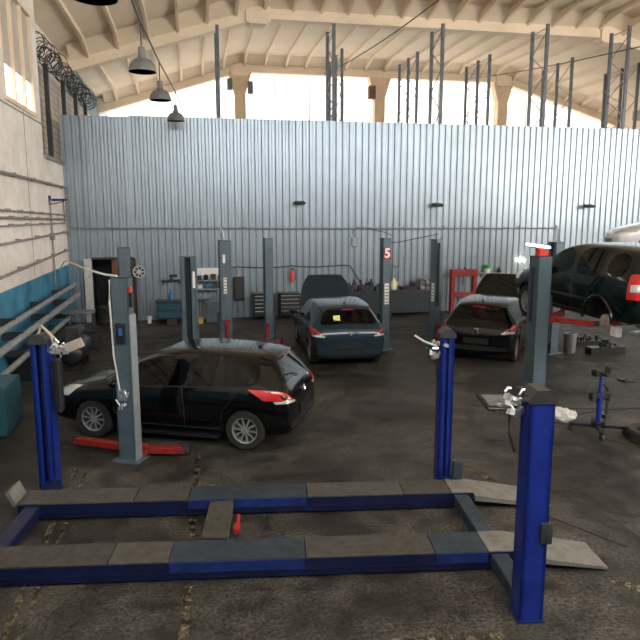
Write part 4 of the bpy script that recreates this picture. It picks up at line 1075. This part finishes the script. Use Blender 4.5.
part('frame', MB().tube([(-.3, -.1, 0), (-.3, -.1, .46)], .012).tube([(.3, -.1, 0), (.3, -.1, .46)], .012).tube([(-.3, .1, 0), (-.3, .1, .46)], .012).tube([(.3, .1, 0), (.3, .1, .46)], .012).bbox(-.31, .31, -.12, .12, .0, .015).bbox(-.31, .31, -.12, .12, .2, .215).bbox(-.31, .31, -.12, .12, .42, .435), 'steel', t)
k_ = 0
for z in (.015, .215):
    for x, nm in ((-.19, 'left'), (.0, 'middle'), (.19, 'right')):
        solo('parts_bin', MB().bbox(-.08, .08, -.1, .1, 0, .02).bbox(-.08, .08, .08, .1, 0, .15).bbox(-.08, -.065, -.1, .1, 0, .13).bbox(.065, .08, -.1, .1, 0, .13).bbox(-.08, .08, -.1, -.085, 0, .09), 'steel' if k_ % 2 else 'tan',
             '%s parts bin on the %s level of the small wire rack, %s' % ('grey' if k_ % 2 else 'tan', 'lower' if z < .1 else 'upper', nm), 'bin', (8.25 + x, YP - .5, .9 + z), 0, 'bins in the wire rack'); k_ += 1
# red press
t = thing('hydraulic_press', 'red steel hydraulic press frame against the metal wall', 'press', (9.6, YP - .6, 0))
for sx in (-.42, .42): part('upright', MB().bbox(sx - .07, sx + .07, -.1, .1, .05, 1.45).bevel(.008), 'red', t)
part('crosshead', MB().bbox(-.5, .5, -.12, .12, 1.36, 1.60).bevel(.01), 'red', t)
part('bed', MB().bbox(-.36, .36, -.1, .1, .62, .76), 'red', t)
part('foot', MB().bbox(-.5, -.34, -.35, .35, 0, .06), 'red', t); part('foot', MB().bbox(.34, .5, -.35, .35, 0, .06), 'red', t)
part('ram', MB().cyl((0, 0, 1.36), (0, 0, 1.12), .05).cyl((0, 0, 1.12), (0, 0, .98), .03), 'steel', t)
part('valve', MB().cyl((.05, 0, 1.6), (.05, 0, 1.68), .04), 'black', t)
# shelf behind the raised hood with green can
t = thing('wall_shelf', 'narrow grey shelf on the metal wall behind the raised hood of the black car', 'shelf', (10.9, YW, 1.42))
part('board', MB().bbox(-.5, .5, -.22, 0, -.03, 0), 'zincdark', t)
part('bracket', MB().prism([(0, -.03), (-.2, -.03), (0, -.2)], -.4, -.37, 'X').prism([(0, -.03), (-.2, -.03), (0, -.2)], .37, .4, 'X'), 'zincdark', t)
t = thing('canister', 'beige canister with bright green lid above the raised hood of the black car', 'canister', (10.72, YW - .11, 1.42))
part('can', MB().lathe([(.11, 0), (.11, .16), (.09, .17)], n=16), 'yellowwax', t)
part('lid', MB().lathe([(.14, .165), (.14, .28), (.12, .3), (.0, .3)], n=16), 'green', t, 'green lid')
solo('dark_jar', MB().lathe([(.08, 0), (.08, .1), (.05, .14), (.03, .2), (0, .2)], n=14), 'dark', 'small dark jar on the shelf right of the green lidded canister', 'jar', (11.2, YW - .11, 1.42))

# ------------------------------------------------------------------ under the left wall
t = thing('work_table', 'small dark table with pale top tray left of the doorway', 'table', (-3.25, 19.4, 0), R(3))
part('tabletop', MB().bbox(-.42, .42, -.3, .3, .80, .84).bevel(.01), 'steel', t)
for sx in (-.37, .37):
    for sy in (-.25, .25): part('leg', MB().bbox(sx - .025, sx + .025, sy - .025, sy + .025, 0, .8), 'dark', t)
part('lower_shelf', MB().bbox(-.38, .38, -.26, .26, .25, .28), 'dark', t)
t = thing('teal_cabinet', 'teal steel cabinet on the floor by the left wall', 'cabinet', (-3.28, 11.4, 0))
part('body', MB().bbox(-.22, .22, -.5, .5, .05, .85).bevel(.015), 'teal2', t)
part('door', MB().bbox(.22, .235, -.47, .47, .1, .80), 'teal2', t)
part('foot', MB().bbox(-.2, .2, -.48, .48, 0, .05), 'black', t)
t = thing('compressor', 'dark air compressor tank by the left wall behind the blue post', 'compressor', (-2.80, 16.0, 0), R(88))
part('tank', MB().cyl((-.6, 0, .42), (.6, 0, .42), .26, 24).sph((-.6, 0, .42), .26, (.5, 1, 1), 20).sph((.6, 0, .42), .26, (.5, 1, 1), 20), 'black', t, smooth=60)
part('motor', MB().cyl((-.1, 0, .84), (.4, 0, .84), .15, 18).box((-.3, 0, .84), (.3, .3, .34)).bevel(.015), 'dark', t)
for sx in (-.4, .4): part('foot', MB().box((sx, 0, .1), (.08, .4, .2)), 'black', t)
for k_, (x, y, l) in enumerate([(-2.85, 18.3, 'black tyre flat on the floor by the left wall, bottom of two'), (-2.85, 18.3, 'black tyre by the left wall, on top of another tyre')]):
    tyre((x, y, .2 * k_), l, group='tyres by the left wall')
solo('white_hose', MB().tube([(XL + .1, 20.5, 1.95), (-3.4, 18.5, 2.35), (-2.6, 14.5, 2.62), (-1.7, 11.0, 2.74), (-1.25, 9.75, 2.76), (-1.08, 9.62, 2.75)], .016), 'cablewhite', 'pale hose strung from the left wall to the top of the wide grey post', 'hose')

t = thing('storage_bin', 'long low black storage bin under the pipes along the left wall', 'bin', (-3.62, 16.8, 0))
part('body', MB().bbox(-.36, .36, -2.05, 2.05, .0, .50).bevel(.01), 'black', t)
part('lid', MB().bbox(-.37, .37, -2.07, 2.07, .50, .55), 'dark', t)

# ------------------------------------------------------------------ right side floor
t = thing('transmission_jack', 'blue upright transmission jack with black saddle and wheeled legs', 'jack', (6.57, 9.39, 0), R(20))
part('pole', MB().cyl((0, 0, .10), (0, 0, .72), .045, 16).cyl((0, 0, .72), (0, 0, 1.0), .025, 12), 'blue', t)
for k_ in range(4):
    a = R(45 + 90 * k_); d = Vector((math.cos(a), math.sin(a), 0))
    lg = part('leg', MB().box(d * .22 + Vector((0, 0, .11)), (.44, .06, .05), rz=a).box(d * .05 + Vector((0, 0, .13)), (.12, .06, .1), rz=a), 'black', t)
    part('caster', MB().cyl(d * .43 + Vector((-.02, 0, .045)), d * .43 + Vector((.02, 0, .045)), .045, 12).box(d * .43 + Vector((0, 0, .085)), (.04, .05, .03)), 'dark', lg)
part('saddle', MB().box((0, 0, 1.0), (.34, .08, .03)).box((-.17, 0, 1.05), (.03, .10, .10), ry=R(-15)).box((.17, 0, 1.05), (.03, .10, .10), ry=R(15)).box((0, 0, 1.0), (.08, .28, .03)), 'black', t)
part('pump', MB().box((-.14, .0, .66), (.20, .07, .09)).cyl((-.2, 0, .58), (-.2, 0, .72), .04).box((.16, 0, .6), (.22, .06, .06)).cyl((.22, 0, .52), (.22, 0, .64), .045).tube([(.1, 0, .8), (.2, 0, .72), (.18, 0, .6)], .015), 'black', t)
part('pedal', MB().tube([(.1, .02, .3), (.25, .04, .25), (.28, .04, .48)], .022).box((.27, .04, .22), (.12, .09, .08)), 'dark', t)
tyre((7.12, 8.85, 0), 'black tyre lying at the edge, right of the blue jack', .33)
mb = MB()
bmesh.ops.create_icosphere(mb.bm, subdivisions=4, radius=1.0, matrix=Matrix.Diagonal((.25, .17, .13, 1)))
from mathutils import noise as mnoise
for v in mb.bm.verts:
    n_ = mnoise.noise(v.co * 9) * .07 + mnoise.noise(v.co * 22) * .03
    v.co += v.co.normalized() * n_; v.co.z = max(v.co.z + .11, 0.0)
solo('plastic_sack', mb, 'dirtywhite', 'crumpled pale plastic sack on the floor right of the blue post top', 'sack', fl(560, 421), R(-25), smooth=True)
t = thing('oil_drain', 'grey metal bin on the floor beneath the raised off-road car', 'bin', (9.65, 15.2, 0))
part('body', MB().lathe([(.15, .0), (.16, .5), (.15, .5), (.13, .03)], n=20), 'steel', t)
part('rim', MB().torus((0, 0, .5), .155, .018, 'Z', 20, 6), 'steel', t)
lump('floor_tool', 'black', fl(626, 381), 'small black tool lying on the floor right of the blue jack', 'tool', 31, .12, .07, 4)
solo('floor_hose', MB().tube([(5.3, 11.0, .015), (5.9, 10.9, .015), (6.3, 10.3, .015), (6.6, 10.25, .015), (7.6, 10.5, .015), (9.5, 10.3, .015)], .015), 'wire', 'black hose snaking over the floor behind the blue jack', 'hose')
lump('axle_shadow_heap', 'black', fl(605, 353), 'added black heap of axle parts standing in for shadow under the raised off-road car', 'engine part', 33, .5, .4, 14)  # black heap added where the raised car's shadow lies on the floor
lump('cradle_shadow_heap', 'black', fl(583, 345), 'low black engine cradle added as shadow under the nose of the raised car', 'engine part', 35, .5, .3, 14)  # second black heap, filling in the shadow below the nose
